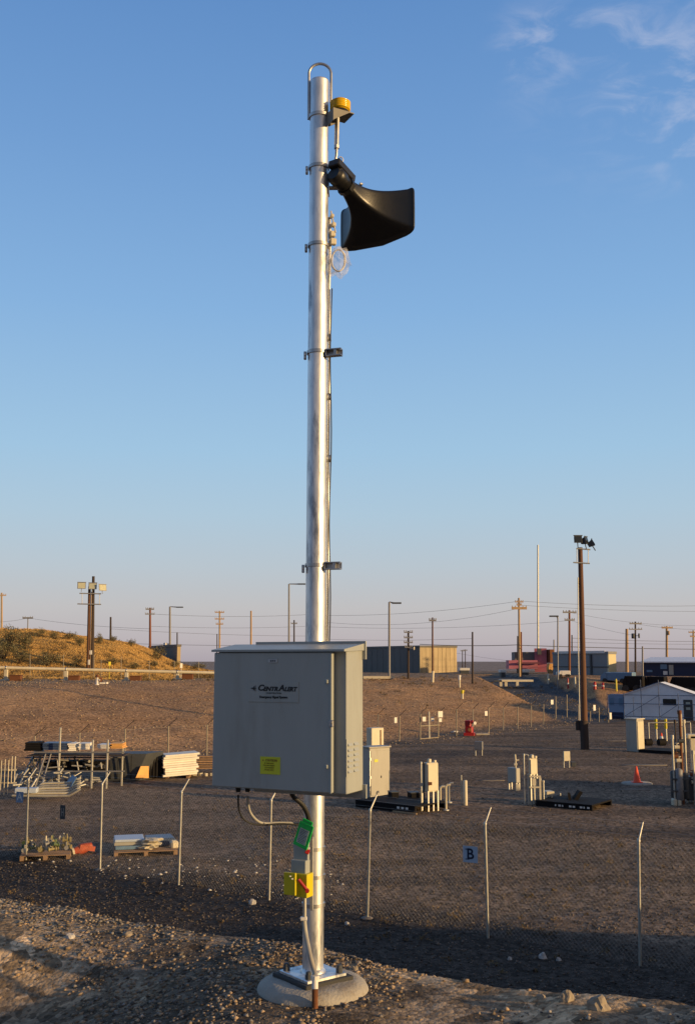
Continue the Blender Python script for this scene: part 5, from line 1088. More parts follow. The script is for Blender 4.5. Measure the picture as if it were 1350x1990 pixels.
# overhead wires
def owire(x0, y0, x1, y1, Y0, Y1, sg, r, label):
    a = PY(x0, y0, Y0); b = PY(x1, y1, Y1); mb = MB(); mb.tube(sag(a, b, sg, 14), r * .85, 5); return solo('overhead_wire', mb, M['wire'], label, 'wire', 'overhead wires crossing the sky')
for w_ in ((-40, 1208, 55, 1201, 150, 170, .3, .022, 'wire from the left edge pole to the low grey pole'), (55, 1201, 292, 1222, 170, 150, .3, .022, 'wire from the low grey pole descending right over the hill'),
           (292, 1193, 620, 1193, 150, 165, .4, .022, 'wire from the T shaped pole running right past the siren pole'), (292, 1217, 620, 1216, 150, 165, .3, .02, 'second wire below the T shaped pole running right'), (215, 1222, 640, 1236, 150, 165, .3, .02, 'long low wire from the bare dark pole to the cabinet top'), (230, 1250, 640, 1254, 170, 170, .2, .03, 'lowest dark wire just above the left building roof'),
           (630, 1196, 1009, 1168, 165, 150, .6, .022, 'upper wire climbing right to the tall orange lit pole'), (630, 1209, 1009, 1182, 165, 150, 1.2, .020, 'sagging wire under the upper climbing wire'), (630, 1218, 1105, 1206, 165, 150, .6, .02, 'wire running right to the reddish two armed pole'), (630, 1242, 917, 1241, 165, 140, .2, .02, 'thin wire above the dark building'),
           (815, 1252, 1009, 1253, 130, 130, .15, .045, 'thick black cable right of the tan wall'), (1009, 1254, 1400, 1262, 130, 150, .1, .05, 'thick black cable running right over the grey building'),
           (1009, 1168, 1400, 1176, 150, 170, .4, .024, 'highest wire on the right of the tall orange lit pole'), (1009, 1176, 1400, 1188, 150, 170, .3, .022, 'second highest wire on the right side'), (1105, 1190, 1400, 1214, 150, 170, .8, .018, 'thin wire descending right from the reddish pole'),
           (1105, 1205, 1240, 1236, 150, 150, .2, .018, 'short wire from the reddish pole to the transformer pole'), (1233, 1212, 1400, 1222, 150, 170, .4, .02, 'wire from the transformer pole to the right edge'), (1110, 1240, 1400, 1246, 150, 170, .2, .03, 'dark wire just above the cream end wall'), (1105, 1248, 1400, 1252, 150, 170, .1, .022, 'thin wire between the two dark lower wires'), (880, 1268, 1045, 1290, 200, 200, .2, .02, 'faint distant wire above the flat horizon')):
    owire(*w_)

# ------------------------------------------------------------------ buildings
def bldg(name, label, x0, xm, x1, ytop, ybase, mside, mfront, a=30, Y=None, roof=None, trim=0.25):
    b = G(xm, ybase) if Y is None else Vector((PY(xm, ybase, Y).x, Y, Hs(PY(xm, ybase, Y).x, Y)))
    r = root_at(name, label, 'building', b); k = mpp(b.y); a = R(a); W = (x1 - xm) * k / math.cos(a); D = (xm - x0) * k / math.sin(a); h = PY(xm, ytop, b.y).z - b.z + .4
    T = Matrix.Translation((b.x, b.y, b.z - .4)) @ Matrix.Rotation(a, 4, 'Z')
    mb = MB(T); mb.box(0, W, 0, .25, 0, h); build('sunlit_wall', mb, M[mfront], r, True); mb = MB(T); mb.box(0, .25, .252, D, 0, h); build('side_wall', mb, M[mside], r, True)  # sun and shade are also put into the colours of these two walls
    mb = MB(T); mb.box(.252, W, .252, D, h - .3, h - .05); build('roof', mb, M[roof or 'bldgdark'], r, True)
    mb = MB(T); mb.box(-.08, W + .08, -.08, -.004, h - trim, h + .06); mb.box(-.08, -.004, -.004, D, h - trim, h + .06); build('parapet', mb, M[roof or mside], r, True)
    mb = MB(T); mb.box(W - .25, W, .252, D, 0, h - .31); mb.box(.252, W - .252, D - .25, D, 0, h - .31); build('rear_wall', mb, M[mside], r, True)
    return r, T, W, D, h
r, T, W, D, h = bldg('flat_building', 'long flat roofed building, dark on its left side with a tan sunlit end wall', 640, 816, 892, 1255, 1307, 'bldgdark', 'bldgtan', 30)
mb = MB(T)
for i in range(9): mb.box(W * i / 9 + .3, W * i / 9 + .36, -.03, -.002, .4, h - .3)
build('wall_seam', mb, M['bldgtan'], r, True)
mb = MB(T)
for i in range(16): mb.box(-.03, -.002, D * i / 16 + .3, D * i / 16 + .38, .4, h - .3)
build('side_seam', mb, M['bldgdark'], r, True)
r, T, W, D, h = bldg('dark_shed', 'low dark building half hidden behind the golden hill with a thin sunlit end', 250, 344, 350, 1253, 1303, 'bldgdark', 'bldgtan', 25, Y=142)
for (x0, y0, x1, y1) in ((318, 1249, 323, 1254), (326, 1250, 330, 1254)): mb = MB(); pxb(mb, x0, y0, x1, y1 + 1, 150, 1.0, rz=R(25), bev=.05); build('roof_unit', mb, M['white'], r, True)
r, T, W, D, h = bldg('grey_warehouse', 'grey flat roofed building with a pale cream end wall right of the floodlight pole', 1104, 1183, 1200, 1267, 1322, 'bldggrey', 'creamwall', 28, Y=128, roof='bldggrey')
mb = MB(T); mb.box(-.14, -.082, .5, D - 1, h - .15, h + .16); build('white_gutter', mb, M['white'], r, True)
mb = MB(T); mb.box(-.16, -.004, 3.0, 3.3, .4, h - .3); mb.box(-.06, -.004, 0, D, h * .42, h * .42 + .12); build('downpipe', mb, M['dkgrey'], r, True)
b = Vector((PY(1060, 1305, 150).x, 150, Hs(PY(1060, 1305, 150).x, 150))); r = root_at('pink_building', 'pinkish maroon building with a taller right end block', 'building', b)
mb = MB(); pxb(mb, 1046, 1260, 1068, 1306, 150, 6, rz=R(-10)); build('end_block', mb, M['pink'], r, True)
mb = MB(); pxb(mb, 991, 1283, 1046, 1300, 149.5, 5, rz=R(-4)); build('low_wing', mb, M['pink'], r, True)
mb = MB(); pxb(mb, 1002, 1267, 1046, 1283, 150.6, 5, rz=R(-4)); build('upper_wall', mb, M['bldgdark'], r, True)
mb = MB(); pxb(mb, 1004, 1287, 1048, 1290, 148.9, .3, rz=R(-4)); build('dark_band', mb, M['maroon'], r, True)
mb = MB(); pxb(mb, 1066, 1262, 1074, 1288, 149, 2, rz=R(10)); build('side_porch', mb, M['rust'], r, True)
mb = MB(); pxb(mb, 1044, 1260, 1051, 1272, 149.2, .5); build('vent', mb, M['dkgrey'], r, True)
# orange truck nose and cars by the ramp top
def vehicle(name, label, x0, y0, x1, y1, Y, m, cabx=None, cat='truck', boxm=None, rz=0):
    b = PY((x0 + x1) / 2, y1, Y); b.z = Hs(b.x, Y); r = root_at(name, label, cat, b); z1 = PY(0, y0, Y).z; z0 = b.z; W = (x1 - x0) * mpp(Y); hh = z1 - z0; T = Matrix.Translation(b) @ Matrix.Rotation(R(rz), 4, 'Z')
    mb = MB(T); mb.bbox((W * .1, .9, hh * .6), (W * .8, 1.8, hh * .75), .06); build('body', mb, M[boxm or m], r, True)
    mb = MB(T); mb.prism([(-W / 2, hh * .25), (-W * .3, hh * .25), (-W * .3, hh * .98), (-W * .38, hh * .98), (-W / 2, hh * .6)], 1.8, Matrix.Translation((0, .004, 0))); build('cab', mb, M[m], r, True)
    for wx in (-.36, .18, .36):
        mb = MB(T); rr = min(.45, hh * .22); mb.tube([(W * wx, -.05, rr), (W * wx, .25, rr)], rr, 16); build('wheel', mb, M['rubber'], r, True)
    return r
vehicle('orange_truck', 'small orange lit truck beside the pinkish building', 1066, 1289, 1082, 1304, 146, 'orangewood')
vehicle('parked_pickup', 'pale pickup parked behind the reddish pole', 1086, 1303, 1108, 1314, 118, 'white', cat='pickup')
vehicle('blue_trailer', 'pale blue covered trailer parked left of the navy building', 1166, 1306, 1228, 1327, 110, 'paleblue', boxm='paleblue', cat='trailer', rz=-27)
for (x0, x1, y0, y1, lb) in ((1209, 1248, 1313, 1332, 'black flatbed truck parked behind the left roof slope of the tent'), (1252, 1290, 1314, 1334, 'black truck parked directly behind the tent peak'), (1300, 1350, 1315, 1330, 'black truck parked behind the right roof slope of the tent')):
    vehicle('black_truck', lb, x0, y0, x1, y1, 106, 'blackpaint', boxm='blackpaint', rz=-27)
b = G(1010, 1338); r = root_at('flat_trailer', 'low cream flatbed trailer beside the orange lit pole at the ramp top', 'trailer', b); Y = b.y; mb = MB(); pxb(mb, 973, 1321, 1035, 1325, Y, 1.8, rz=R(3), bev=.02); build('bed', mb, M['cream'], r, True)
for x in (970, 980, 1002): mb = MB(); pxb(mb, x, 1324, x + 5, 1334, Y, .4, bev=.02); build('support', mb, M['cream'], r, True)
mb = MB(); pxb(mb, 960, 1322, 974, 1325, Y, .3); build('drawbar', mb, M['dkgrey'], r, True)
for (x0, y0, x1, y1, lb) in ((972, 1302, 983, 1307, 'small white box left of the orange lit pole'), (1013, 1302, 1028, 1307, 'long white box right of the orange lit pole'), (893, 1298, 912, 1303, 'pale flat shed roof right of the tan wall')):
    Yb = 150 if y0 < 1301 else 135; b = PY((x0 + x1) / 2, y1, Yb); gz_ = Hs(b.x, Yb); r = root_at('white_container', lb, 'container', (b.x, Yb, gz_)); mb = MB(); pxb(mb, x0, y0, x1, y1, Yb, 2, bev=.03); build('container_top', mb, M['white'], r, True)
    t = PY(x0, y1, Yb); t2 = PY(x1, y1, Yb); mb = MB(); mb.box(t.x + .1, t2.x - .1, Yb + .1, Yb + 1.9, gz_ - .1, t.z - .003); build('container_body', mb, M['dkgrey'], r, True)
for (x, y0, y1, m_, lb) in ((1103, 1318, 1338, 'red', 'red marker post at the top of the ramp'), (1117, 1315, 1335, 'cream', 'cream marker post between ramp and floodlight pole'), (1155, 1325, 1339, 'red', 'red and white barrel right of the floodlight pole'), (1171, 1326, 1339, 'red', 'thin red post right of the red barrel'), (1197, 1319, 1343, 'yellow', 'yellow bollard left of the black trucks'), (1065, 1309, 1330, 'zinc', 'pale thin post on the ramp shoulder')):
    p = G(x, y1); t = PY(x, y0, p.y); mb = MB(); rr = .16 if 'barrel' in lb else .09; r = root_at('marker_post', lb, 'post', p, 'marker posts beyond the yard'); mb.tube([p - Vector((0, 0, .1)), (p.x, p.y, t.z - .1), (p.x, p.y, t.z)], [rr, rr, rr * .6], 10); build('post', mb, M[m_], r, True)
    if m_ == 'red': mb = MB(); mb.tube([(p.x, p.y, p.z + (t.z - p.z) * .4), (p.x, p.y, p.z + (t.z - p.z) * .55)], rr * 1.08, 10); build('white_band', mb, M['white'], r, True)
# two marker pipes on the far bank
for (x, y0, y1, m_, lb, w_) in ((892.5, 1312, 1336, 'white', 'white capped marker pipe at the top of the brown bank', 4.5), (898, 1341, 1358, 'yellow', 'yellow capped marker pipe on the brown bank slope', 5.5)):
    p = G(x, y1); t = PY(x, y0, p.y); mb = MB(); rr = w_ / 2 * mpp(p.y); r = root_at('marker_pipe', lb, 'marker', p, 'marker pipes on the far bank'); mb.tube([p - Vector((0, 0, .1)), (p.x, p.y, t.z - .02)], rr * .8, 10); build('pipe', mb, M['cream'], r, True)
    mb = MB(); mb.tube([(p.x, p.y, t.z - (t.z - p.z) * .4), (p.x, p.y, t.z)], rr * 1.05, 12); mb.cbox((p.x + rr, p.y, t.z - .08), (rr * 1.2, rr, .12)); build('cap', mb, M[m_], r, True)
mb = MB(); b = G(730, 1320); pxb(mb, 706, 1314, 766, 1319, b.y, .4); 
for x in (712, 735, 760): pxb(mb, x, 1318, x + 3, 1324, b.y, .3)
solo('concrete_barrier', mb, M['cream'], 'long low cream barrier below the dark building', 'barrier', origin=b)
# navy building with white roof
Yn = 124; b = PY(1300, 1315, Yn); b.z = Hs(b.x, Yn); r = root_at('navy_building', 'navy blue building with a bright white roof edge at the right', 'building', b)
xl, xr = PY(1249, 1300, Yn).x, PY(1480, 1300, Yn).x; zt_ = PY(0, 1287, Yn).z
T = Matrix.Translation((xl, Yn, b.z - .3)) @ Matrix.Rotation(R(-26), 4, 'Z'); mb = MB(T); mb.box(0, xr - xl, 0, 8, 0, zt_ - b.z + .3); build('walls', mb, M['navy'], r, True)
hN = zt_ - b.z + .3; mb = MB(T); mb.add([(-.3, -.35, hN - .06), (xr - xl + .3, -.35, hN - .06), (xr - xl + .3, -.35, hN + .08), (-.3, -.35, hN + .08), (.2, 4, hN + .62), (xr - xl, 4, hN + .62), (xr - xl, 8.3, hN + .05), (-.3, 8.3, hN + .05)], [(0, 1, 2, 3), (3, 2, 5, 4), (4, 5, 6, 7), (0, 3, 4, 7), (0, 7, 6, 1), (1, 6, 5, 2)]); build('roof', mb, M['whiteroof'], r, True)
for (x0, y0, x1, y1, m_) in ((1279, 1291, 1290, 1300, 'paleblue'), (1284, 1304, 1291, 1311, 'white'), (1294, 1292, 1301, 1311, 'greybox'), (1255, 1302, 1265, 1306, 'paleblue')):
    a_ = PY(x0, y1, Yn); c_ = PY(x1, y0, Yn); mb = MB(T); mb.box((a_.x - xl) * 1.08, (c_.x - xl) * 1.08, -.06, -.003, a_.z - b.z + .3, c_.z - b.z + .3); build('window', mb, M[m_], r, True)

# ------------------------------------------------------------------ the white tent with scaffold
b = G(1314, 1399); YT = b.y; k = mpp(YT); a = R(-27)
t0 = root_at('gabled_tent', 'white gabled tent shelter with a blue tarp side and dark window', 'tent', b)
L0 = PY(1221, 1396, YT); Wt = (1348 - 1221) * k / math.cos(a); T = Matrix.Translation((L0.x, YT + math.sin(-a) * Wt * .5, b.z)) @ Matrix.Rotation(a, 4, 'Z')
eave = PY(0, 1351, YT).z - b.z; apex = PY(0, 1327, YT).z - b.z; base_ = 0.0; xa = Wt * .49; DT = 2.6
mb = MB(T); mb.prism([(0, 0), (Wt, 0), (Wt, eave), (xa, apex), (0, eave)], .05); build('front_wall', mb, M['tent'], t0, True)
mb = MB(T); vs = [(-.08, -.12, eave), (xa, -.12, apex + .05), (Wt + .08, -.12, eave), (-.08, DT, eave), (xa, DT, apex + .05), (Wt + .08, DT, eave)]; mb.add(vs + [(x, y, z - .05) for x, y, z in vs], [(0, 1, 4, 3), (1, 2, 5, 4), (6, 9, 10, 7), (7, 10, 11, 8), (0, 6, 7, 1), (1, 7, 8, 2), (3, 4, 10, 9), (4, 5, 11, 10), (0, 3, 9, 6), (2, 8, 11, 5)]); build('roof', mb, M['tent'], t0, True)
mb = MB(T); mb.box(0, .05, .052, DT, 0, eave - .06); build('left_wall', mb, M['tentblue'], t0, True); mb = MB(T); mb.box(Wt - .05, Wt, .052, DT, 0, eave - .06); build('right_wall', mb, M['tent'], t0, True)
def onT(px): return (PY(px, 1370, YT).x - L0.x) / math.cos(a)
def zT(py): return PY(0, py, YT).z - b.z
mb = MB(T); mb.box(onT(1287), onT(1309), -.03, -.003, zT(1370), zT(1358)); build('window', mb, M['glass'], t0, True)
mb = MB(T); mb.box(onT(1321), onT(1336), -.03, -.003, 0.02, zT(1359)); dr = build('door', mb, M['dkgrey'], t0, True)
for y_ in (1366, 1376): mb = MB(T); mb.box(onT(1325), onT(1332), -.04, -.031, zT(y_ + 2.5), zT(y_ - 2.5)); build('door_pane', mb, M['paper'], dr, True)
# lean-to with blue tarps at the left
mb = MB(T); mb.bbox((onT(1206), .8, zT(1351) / 2), ((1221 - 1191) * k * 1.05, 1.4, zT(1351)), .03); lt0 = build('tarp_lean_to', mb, M['tentblue'], t0, True)
mb = MB(T); mb.bbox((onT(1206), .04, zT(1386) / 2), ((1219 - 1193) * k, .1, zT(1386)), .02); build('dark_skirt', mb, M['navy'], lt0, True)
mb = MB(T)
for x_ in (1195, 1211): mb.box(onT(x_), onT(x_ + 7), .06, .098, zT(1372), zT(1358))
build('pale_patch', mb, M['paleblue'], lt0, True)
sc_ = root_at('scaffold_frame', 'dark tube scaffold standing against the front of the white tent', 'scaffold', b)
def stube(x0, z0, x1, z1, r_=.03, n_='standard', y=-.45): mb = MB(T); mb.tube([(x0, y, z0), (x1, y, z1)], r_, 6); build(n_, mb, M['truckblue'], sc_, True)
for x_ in (1193, 1222, 1252, 1282, 1314, 1345): stube(onT(x_), 0, onT(x_), zT(1321 if x_ in (1252, 1282) else 1347))
for y_ in (1351, 1368, 1393): stube(onT(1193), zT(y_), onT(1350), zT(y_), .028, 'ledger', -.40)
for (x0, y0, x1, y1) in ((1222, 1393, 1282, 1351), (1222, 1349, 1282, 1325), (1282, 1325, 1345, 1350), (1282, 1393, 1314, 1368), (1238, 1393, 1238, 1355)): stube(onT(x0), zT(y0), onT(x1), zT(y1), .022, 'brace', -.36)
for (x, y, w_, lb) in ((1335, 1342, 40, 'patch of yellow straw bales right of the tent peak'),):
    mb = MB(); c = G(x, y)
    for i in range(14): mb.bbox((c.x - 1.6 + (i % 7) * .62 + random.random() * .1, c.y + .5 * (i // 7), c.z + .2 + .36 * (i // 7)), (.58, .5, .38), .03, rz=random.random() * .3)
    solo('straw_heap', mb, M['grass'], lb, 'straw', origin=c)

# ------------------------------------------------------------------ stored material at the left of the yard
def bars(mb, lst, r, Y, Y1=None, n=6):
    for (x0, y0, x1, y1) in lst: mb.tube([PY(x0, y0, Y), PY(x1, y1, Y1 or Y)], r, n)
# pallet rack with sheets and tubes
b = G(150, 1532); Y = b.y; r = root_at('storage_rack', 'two level open steel rack loaded with dark sheets and cream panels', 'rack', b)
for (x, y0, y1, dy) in ((80, 1442, 1527, 1.2), (118, 1416, 1527, 0), (147, 1443, 1527, 1.2), (181, 1440, 1530, 0), (210, 1440, 1523, 0), (239, 1443, 1521, 1.0)):
    t = PY(x, y0, Y + dy); mb = MB(); mb.bbox((t.x, Y + dy, (t.z + b.z) / 2), (.07, .07, t.z - b.z + .1), .008); build('upright', mb, M['zinc'], r, True)
for (y_, dy) in ((1462, -.05), (1472, 1.15), (1499, -.05)):
    mb = MB(); pxb(mb, 62 if dy < 0 else 50, y_ - 1.3, 242, y_ + 1.3, Y + dy, .06); build('shelf_beam', mb, M['greypole'], r, True)
mb = MB(); a_ = PY(52, 1470, Y); c_ = PY(240, 1470, Y); mb.box(a_.x, c_.x, Y + .05, Y + 1.2, a_.z, a_.z + .03); build('shelf_board', mb, M['wooddark'], r, True)
for (x0, y0, x1, y1, m_, lb, nm, ct) in ((84, 1444, 131, 1458, 'truckblue', 'stack of dark blue sheets on the top level of the rack', 'sheet_stack', 'sheets'), (48, 1443, 78, 1460, 'blackpaint', 'black crumpled bundle at the left end of the rack top', 'black_bundle', 'bundle'),
                                     (132, 1445, 146, 1460, 'boards', 'small cream panel bundle in the middle of the rack top', 'panel_bundle', 'panels'), (152, 1445, 172, 1457, 'boards', 'tilted cream plank bundle on the rack top', 'plank_bundle', 'planks'), (190, 1447, 213, 1455, 'white', 'white flat bundle on the right part of the rack top', 'flat_bundle', 'bundle'), (215, 1445, 238, 1455, 'orangewood', 'orange brown plank stack at the right end of the rack top', 'plank_stack', 'planks')):
    mb = MB(); n_ = 4; hy = (y1 - y0) / n_
    for i in range(n_): pxb(mb, x0 + random.uniform(-1.5, 1.5), y0 + i * hy, x1 + random.uniform(-1.5, 1.5), y0 + (i + .85) * hy, Y + .2, .8, rz=random.uniform(-.05, .12))
    solo(nm, mb, M[m_], lb, ct)
mb = MB(); pxb(mb, 84, 1480, 205, 1498, Y + .5, .9, rz=.02, bev=.03); solo('dark_load', mb, M['blackpaint'], 'long black load on the lower level of the rack', 'load')
mb = MB(); bars(mb, [(95, 1492, 120, 1490), (112, 1478, 114, 1497), (140, 1488, 160, 1489), (150, 1480, 153, 1497), (166, 1486, 178, 1487), (196, 1482, 198, 1494)], .03, Y - .02); solo('loose_tubes', mb, M['greybox'], 'loose grey tubes poking out of the lower rack level', 'tubes')
rc = random.Random(11)
for lvl, (ya, yb2, cnt) in enumerate(((1476, 1497, 22), (1502, 1526, 26))):
    mb = MB()
    for i in range(cnt):
        x = rc.uniform(56, 205); y_ = rc.uniform(ya, yb2); a1 = rc.uniform(-.5, .5) if rc.random() < .6 else rc.uniform(.9, 2.0); L2 = rc.uniform(5, 16)
        mb.tube([PY(x - L2 * math.cos(a1), y_ + L2 * .5 * math.sin(a1), Y + rc.uniform(.1, .9)), PY(x + L2 * math.cos(a1), y_ - L2 * .5 * math.sin(a1), Y + rc.uniform(.1, .9))], rc.choice((.03, .045, .06)), 6)
    solo('pipe_tangle', mb, M['greypole' if lvl else 'dullsteel'], ('tangle of dull steel pipes on the middle level of the rack', 'tangle of dark grey pipes under the rack near the ground')[lvl], 'pipes')
mb = MB()
for i in range(38):
    x = rc.uniform(30, 165); y_ = rc.uniform(1500, 1540); a1 = rc.gauss(.95, .35) if rc.random() < .6 else rc.uniform(-.3, .3); L2 = rc.uniform(8, 24); Yq = Y - rc.uniform(.1, 1.0)
    p0, p1 = PY(x - L2 * math.cos(a1) * .5, min(1543, y_ + L2 * .5 * math.sin(a1)), Yq), PY(x + L2 * math.cos(a1) * .5, y_ - L2 * .5 * math.sin(a1), Yq + .3)
    p0.z = max(p0.z, b.z + .04); p1.z = max(p1.z, b.z + .05); mb.tube([p0, p1], rc.choice((.022, .03, .04)), 6)
solo('tube_heap', mb, M['zinc'], 'jumbled heap of pale steel tubes in front of the rack', 'tubes')
# ladder frames leaning on the rack
for i, (x0, y0, x1, y1, wd, lb, m_) in enumerate(((36, 1530, 75, 1449, 17, 'steel ladder frame leaning at the left end of the rack', 'zinc'), (66, 1538, 90, 1462, 12, 'narrow ladder frame leaning beside the left one', 'greypole'), (102, 1528, 128, 1472, 9, 'cream ladder frame leaning in the middle before the rack', 'cream'))):
    bb = G(x0, y1 + 80 if False else y0); r = root_at('ladder_frame', lb, 'ladder', bb, 'ladder frames leaning on the rack'); Y0 = bb.y; Yt = Y0 + .9
    for dx in (0, wd): mb = MB(); mb.tube([PY(x0 + dx, y0, Y0), PY(x1 + dx * .85, y1, Yt)], .035, 6); build('rail', mb, M[m_], r, True)
    for j in range(1, 8):
        f_ = j / 8; mb = MB(); mb.tube([PY(x0 + (x1 - x0) * f_, y0 + (y1 - y0) * f_, Y0 + .9 * f_), PY(x0 + wd + (x1 - x0 - wd * .15) * f_, y0 + (y1 - y0) * f_, Y0 + .9 * f_)], .022, 5); build('rung', mb, M[m_], r, True)
# upright cream frames at the edge
b = G(10, 1547); Y = b.y; r = root_at('frame_stack', 'upright cream frames standing together at the left edge', 'frames', b)
for x, y0, y1 in ((2, 1478, 1545), (9, 1476, 1546), (16, 1477, 1543), (23, 1470, 1522), (29, 1470, 1521), (-6, 1480, 1545)): mb = MB(); pxb(mb, x - 1.5, y0, x + 1.5, y1, Y + .2 * random.random(), .08); build('frame_bar', mb, M['cream'], r, True)
mb = MB(); pxb(mb, -8, 1495, 32, 1498, Y + .12, .05); pxb(mb, -8, 1520, 32, 1523, Y + .12, .05); build('cross_bar', mb, M['cream'], r, True)
# bent frames lying in a pile
b = G(90, 1556); Y = b.y; r = root_at('bent_frame_pile', 'pile of nested pale frames with upturned right ends lying before the rack', 'frames', b)
for i in range(6):
    dy = i * 5.0; dx = i * 1.2; mb = MB()
    mb.tube([PY(24 + i * 9, 1546 - dy * .3 - i, Y + i * .12), PY(84, 1547 - dy, Y + i * .12), PY(136 + dx * .3, 1546 - dy, Y + i * .12), PY(156 + dx * .2, 1526 - dy * .9 + 8, Y + i * .12)], .045, 6)
    mb.tube([PY(84, 1547 - dy, Y + i * .12), PY(86, 1541 - dy, Y + .5 + i * .1)], .03, 5); build('bent_frame', mb, M['cream' if i % 2 else 'greybox'], r, True)
mb = MB(); mb.add([PY(136, 1533, Y + .3), PY(150, 1510, Y + .4), PY(141, 1506, Y + 1.1), PY(124, 1526, Y + 1.1), PY(136, 1535, Y + .3), PY(150, 1512, Y + .4), PY(141, 1508, Y + 1.1), PY(124, 1528, Y + 1.1)], [(0, 1, 2, 3), (7, 6, 5, 4), (0, 4, 5, 1), (1, 5, 6, 2), (2, 6, 7, 3), (3, 7, 4, 0)]); build('blue_panel', mb, M['paleblue'], r, True)
mb = MB(); pxb(mb, 28, 1532, 70, 1542, Y - .2, .4, rz=.1, bev=.02); solo('blue_bundle', mb, M['signblue'], 'pale blue grey bundle at the left foot of the frame pile', 'bundle')
# dark container with an orange end board
b = G(262, 1518); Y = b.y; r = root_at('dark_container', 'dark low container standing between the rack and the white boards', 'container', b)
mb = MB(); a_ = PY(205, 1516, Y); c_ = PY(262, 1516, Y); zt_ = PY(0, 1464, Y + .3).z
vs = [(a_.x, Y, b.z), (c_.x, Y, b.z), (c_.x + .75, Y + 1.5, b.z), (a_.x, Y + 1.5, b.z), (a_.x + .2, Y + .1, zt_), (c_.x + .45, Y + .1, zt_), (c_.x + .95, Y + 1.4, zt_), (a_.x + .2, Y + 1.4, zt_)]
mb.add(vs, [(0, 3, 2, 1), (4, 5, 6, 7), (0, 1, 5, 4), (1, 2, 6, 5), (2, 3, 7, 6), (3, 0, 4, 7)]); build('container_body', mb, M['dkgrey'], r, True)
for x in (215, 228, 241, 254): mb = MB(); pxb(mb, x, 1468, x + 2, 1514, Y - .05, .05); build('side_rib', mb, M['blackpaint'], r, True)
mb = MB(); q = [PY(264, 1512, Y - .3), PY(289, 1512, Y + .35), PY(289, 1489, Y + .35), PY(274, 1489, Y - .05)]; mb.add(q + [p + Vector((0, .05, 0)) for p in q], [(0, 1, 2, 3), (7, 6, 5, 4), (0, 4, 5, 1), (1, 5, 6, 2), (2, 6, 7, 3), (3, 7, 4, 0)]); build('end_board', mb, M['orangewood'], r, True, 'orange slanted end board')
b = G(290, 1518); mb = MB(); 
for i in range(7): x = 276 + i * 5; pxb(mb, x, 1470 + (i * 7) % 9, x + 6, 1512, b.y + .5 + .1 * i, .4, rz=.2 * i, bev=.03)
solo('scrap_heap', mb, M['blackpaint'], 'dark scrap heap between orange board and white boards', 'scrap', origin=b)
# white board stack
b = G(340, 1513); Y = b.y; r = root_at('board_stack', 'tall stack of cream white boards sunlit beside the cabinet left edge', 'boards', b); k = mpp(Y)
mb = MB(); n_ = 10; 
for i in range(n_):
    zz_ = b.z + .12 + i * (41 * k) / n_; x0 = PY(311, 1480, Y).x + random.uniform(-.05, .05); x1 = PY(376, 1480, Y).x + random.uniform(-.08, .08)
    mb.cbox(((x0 + x1) / 2, Y + .6, zz_ + .035), (x1 - x0, 1.1 + random.uniform(-.05, .05), 41 * k / n_ * .86), rz=R(20) + random.uniform(-.02, .02), ry=R(-3))
build('board_layers', mb, M['boards'], r, True)
for x in (322, 362): mb = MB(); pxb(mb, x, 1508, x + 5, 1515, Y + .1, 1.0); build('bearer', mb, M['lumber'], r, True)
# lumber behind
b = G(398, 1503); Y = b.y; mb = MB()
for i in range(16): x = 378 + random.uniform(-2, 4); y_ = 1469 + (i % 6) * 4.5; pxb(mb, x, y_, 428 + random.uniform(-5, 8), y_ + 3.0, Y + .25 * (i // 6), .2, rz=random.uniform(-.05, .1))
solo('lumber_pile', mb, M['lumber'], 'reddish brown lumber pile just left of the grey cabinet', 'lumber', origin=b)
mb = MB(); 
for i in range(3): pxb(mb, 300 + i * 30, 1513 + i * .6, 345 + i * 22, 1515.5 + i * .6, Y - .9 - .2 * i, .12, rz=.03)
solo('loose_planks', mb, M['lumber'], 'loose planks lying on the ground before the white boards', 'planks')
for (x, y, lb) in ((392, 1508, 'small pale scrap pieces below the lumber pile'),):
    c = G(x, y); mb = MB()
    for i in range(4): mb.cbox((c.x - .3 + i * .25, c.y + .1 * (i % 2), c.z + .06), (.16, .1, .12), rz=i)
    solo('pale_scrap', mb, M['cream'], lb, 'scrap')
# pallets
def pallet(name, label, px, py, wpx, dep, rz):
    c = G(px, py); k = mpp(c.y); r = root_at(name, label, 'pallet', c); W = wpx * k; T = Matrix.Translation(c) @ Matrix.Rotation(rz, 4, 'Z')
    mb = MB(T)
    for i in range(7): y0 = dep * i / 7; mb.box(-W / 2, W / 2, y0, y0 + dep / 8.5, .105, .125)
    build('deck_boards', mb, M['lumber'], r, True)
    for x in (-W / 2, -.05, W / 2 - .1): mb = MB(T); mb.box(x + .001, x + .1, 0.003, dep - .003, 0, .104); build('stringer', mb, M['lumber'], r, True)
    return c, T, W
c, T, W = pallet('wooden_pallet', 'wooden pallet under the green valves at the lower left', 88, 1672, 92, 1.1, R(12))
rv = random.Random(3)
vr = thing('valve_heap', 'heap of green and yellow valves and fittings piled on the left wooden pallet', 'valves', c + Vector((0, .5, .13)))
for i in range(26):
    p = T @ Vector((rv.uniform(-.48, .42) * W, rv.uniform(.15, .95), .19 + (.16 if i > 14 else 0) + rv.uniform(0, .06))); a1 = rv.uniform(0, 6.3); d = Vector((math.cos(a1), math.sin(a1), rv.uniform(-.2, .3))) * .105
    mb = MB(); mb.tube([p - d, p - d * .7, p - d * .69, p + d * .69, p + d * .7, p + d], [.058, .058, .034, .034, .058, .058], 12, smooth=False); mb.tube([p, p + Vector((0, 0, .13))], .022, 6)
    build('valve', mb, M[('olivegreen', 'cream', 'oliveyellow', 'greypole', 'oliveyellow')[i % 5]] if 'olivegreen' in M else M['cream'], vr, True)
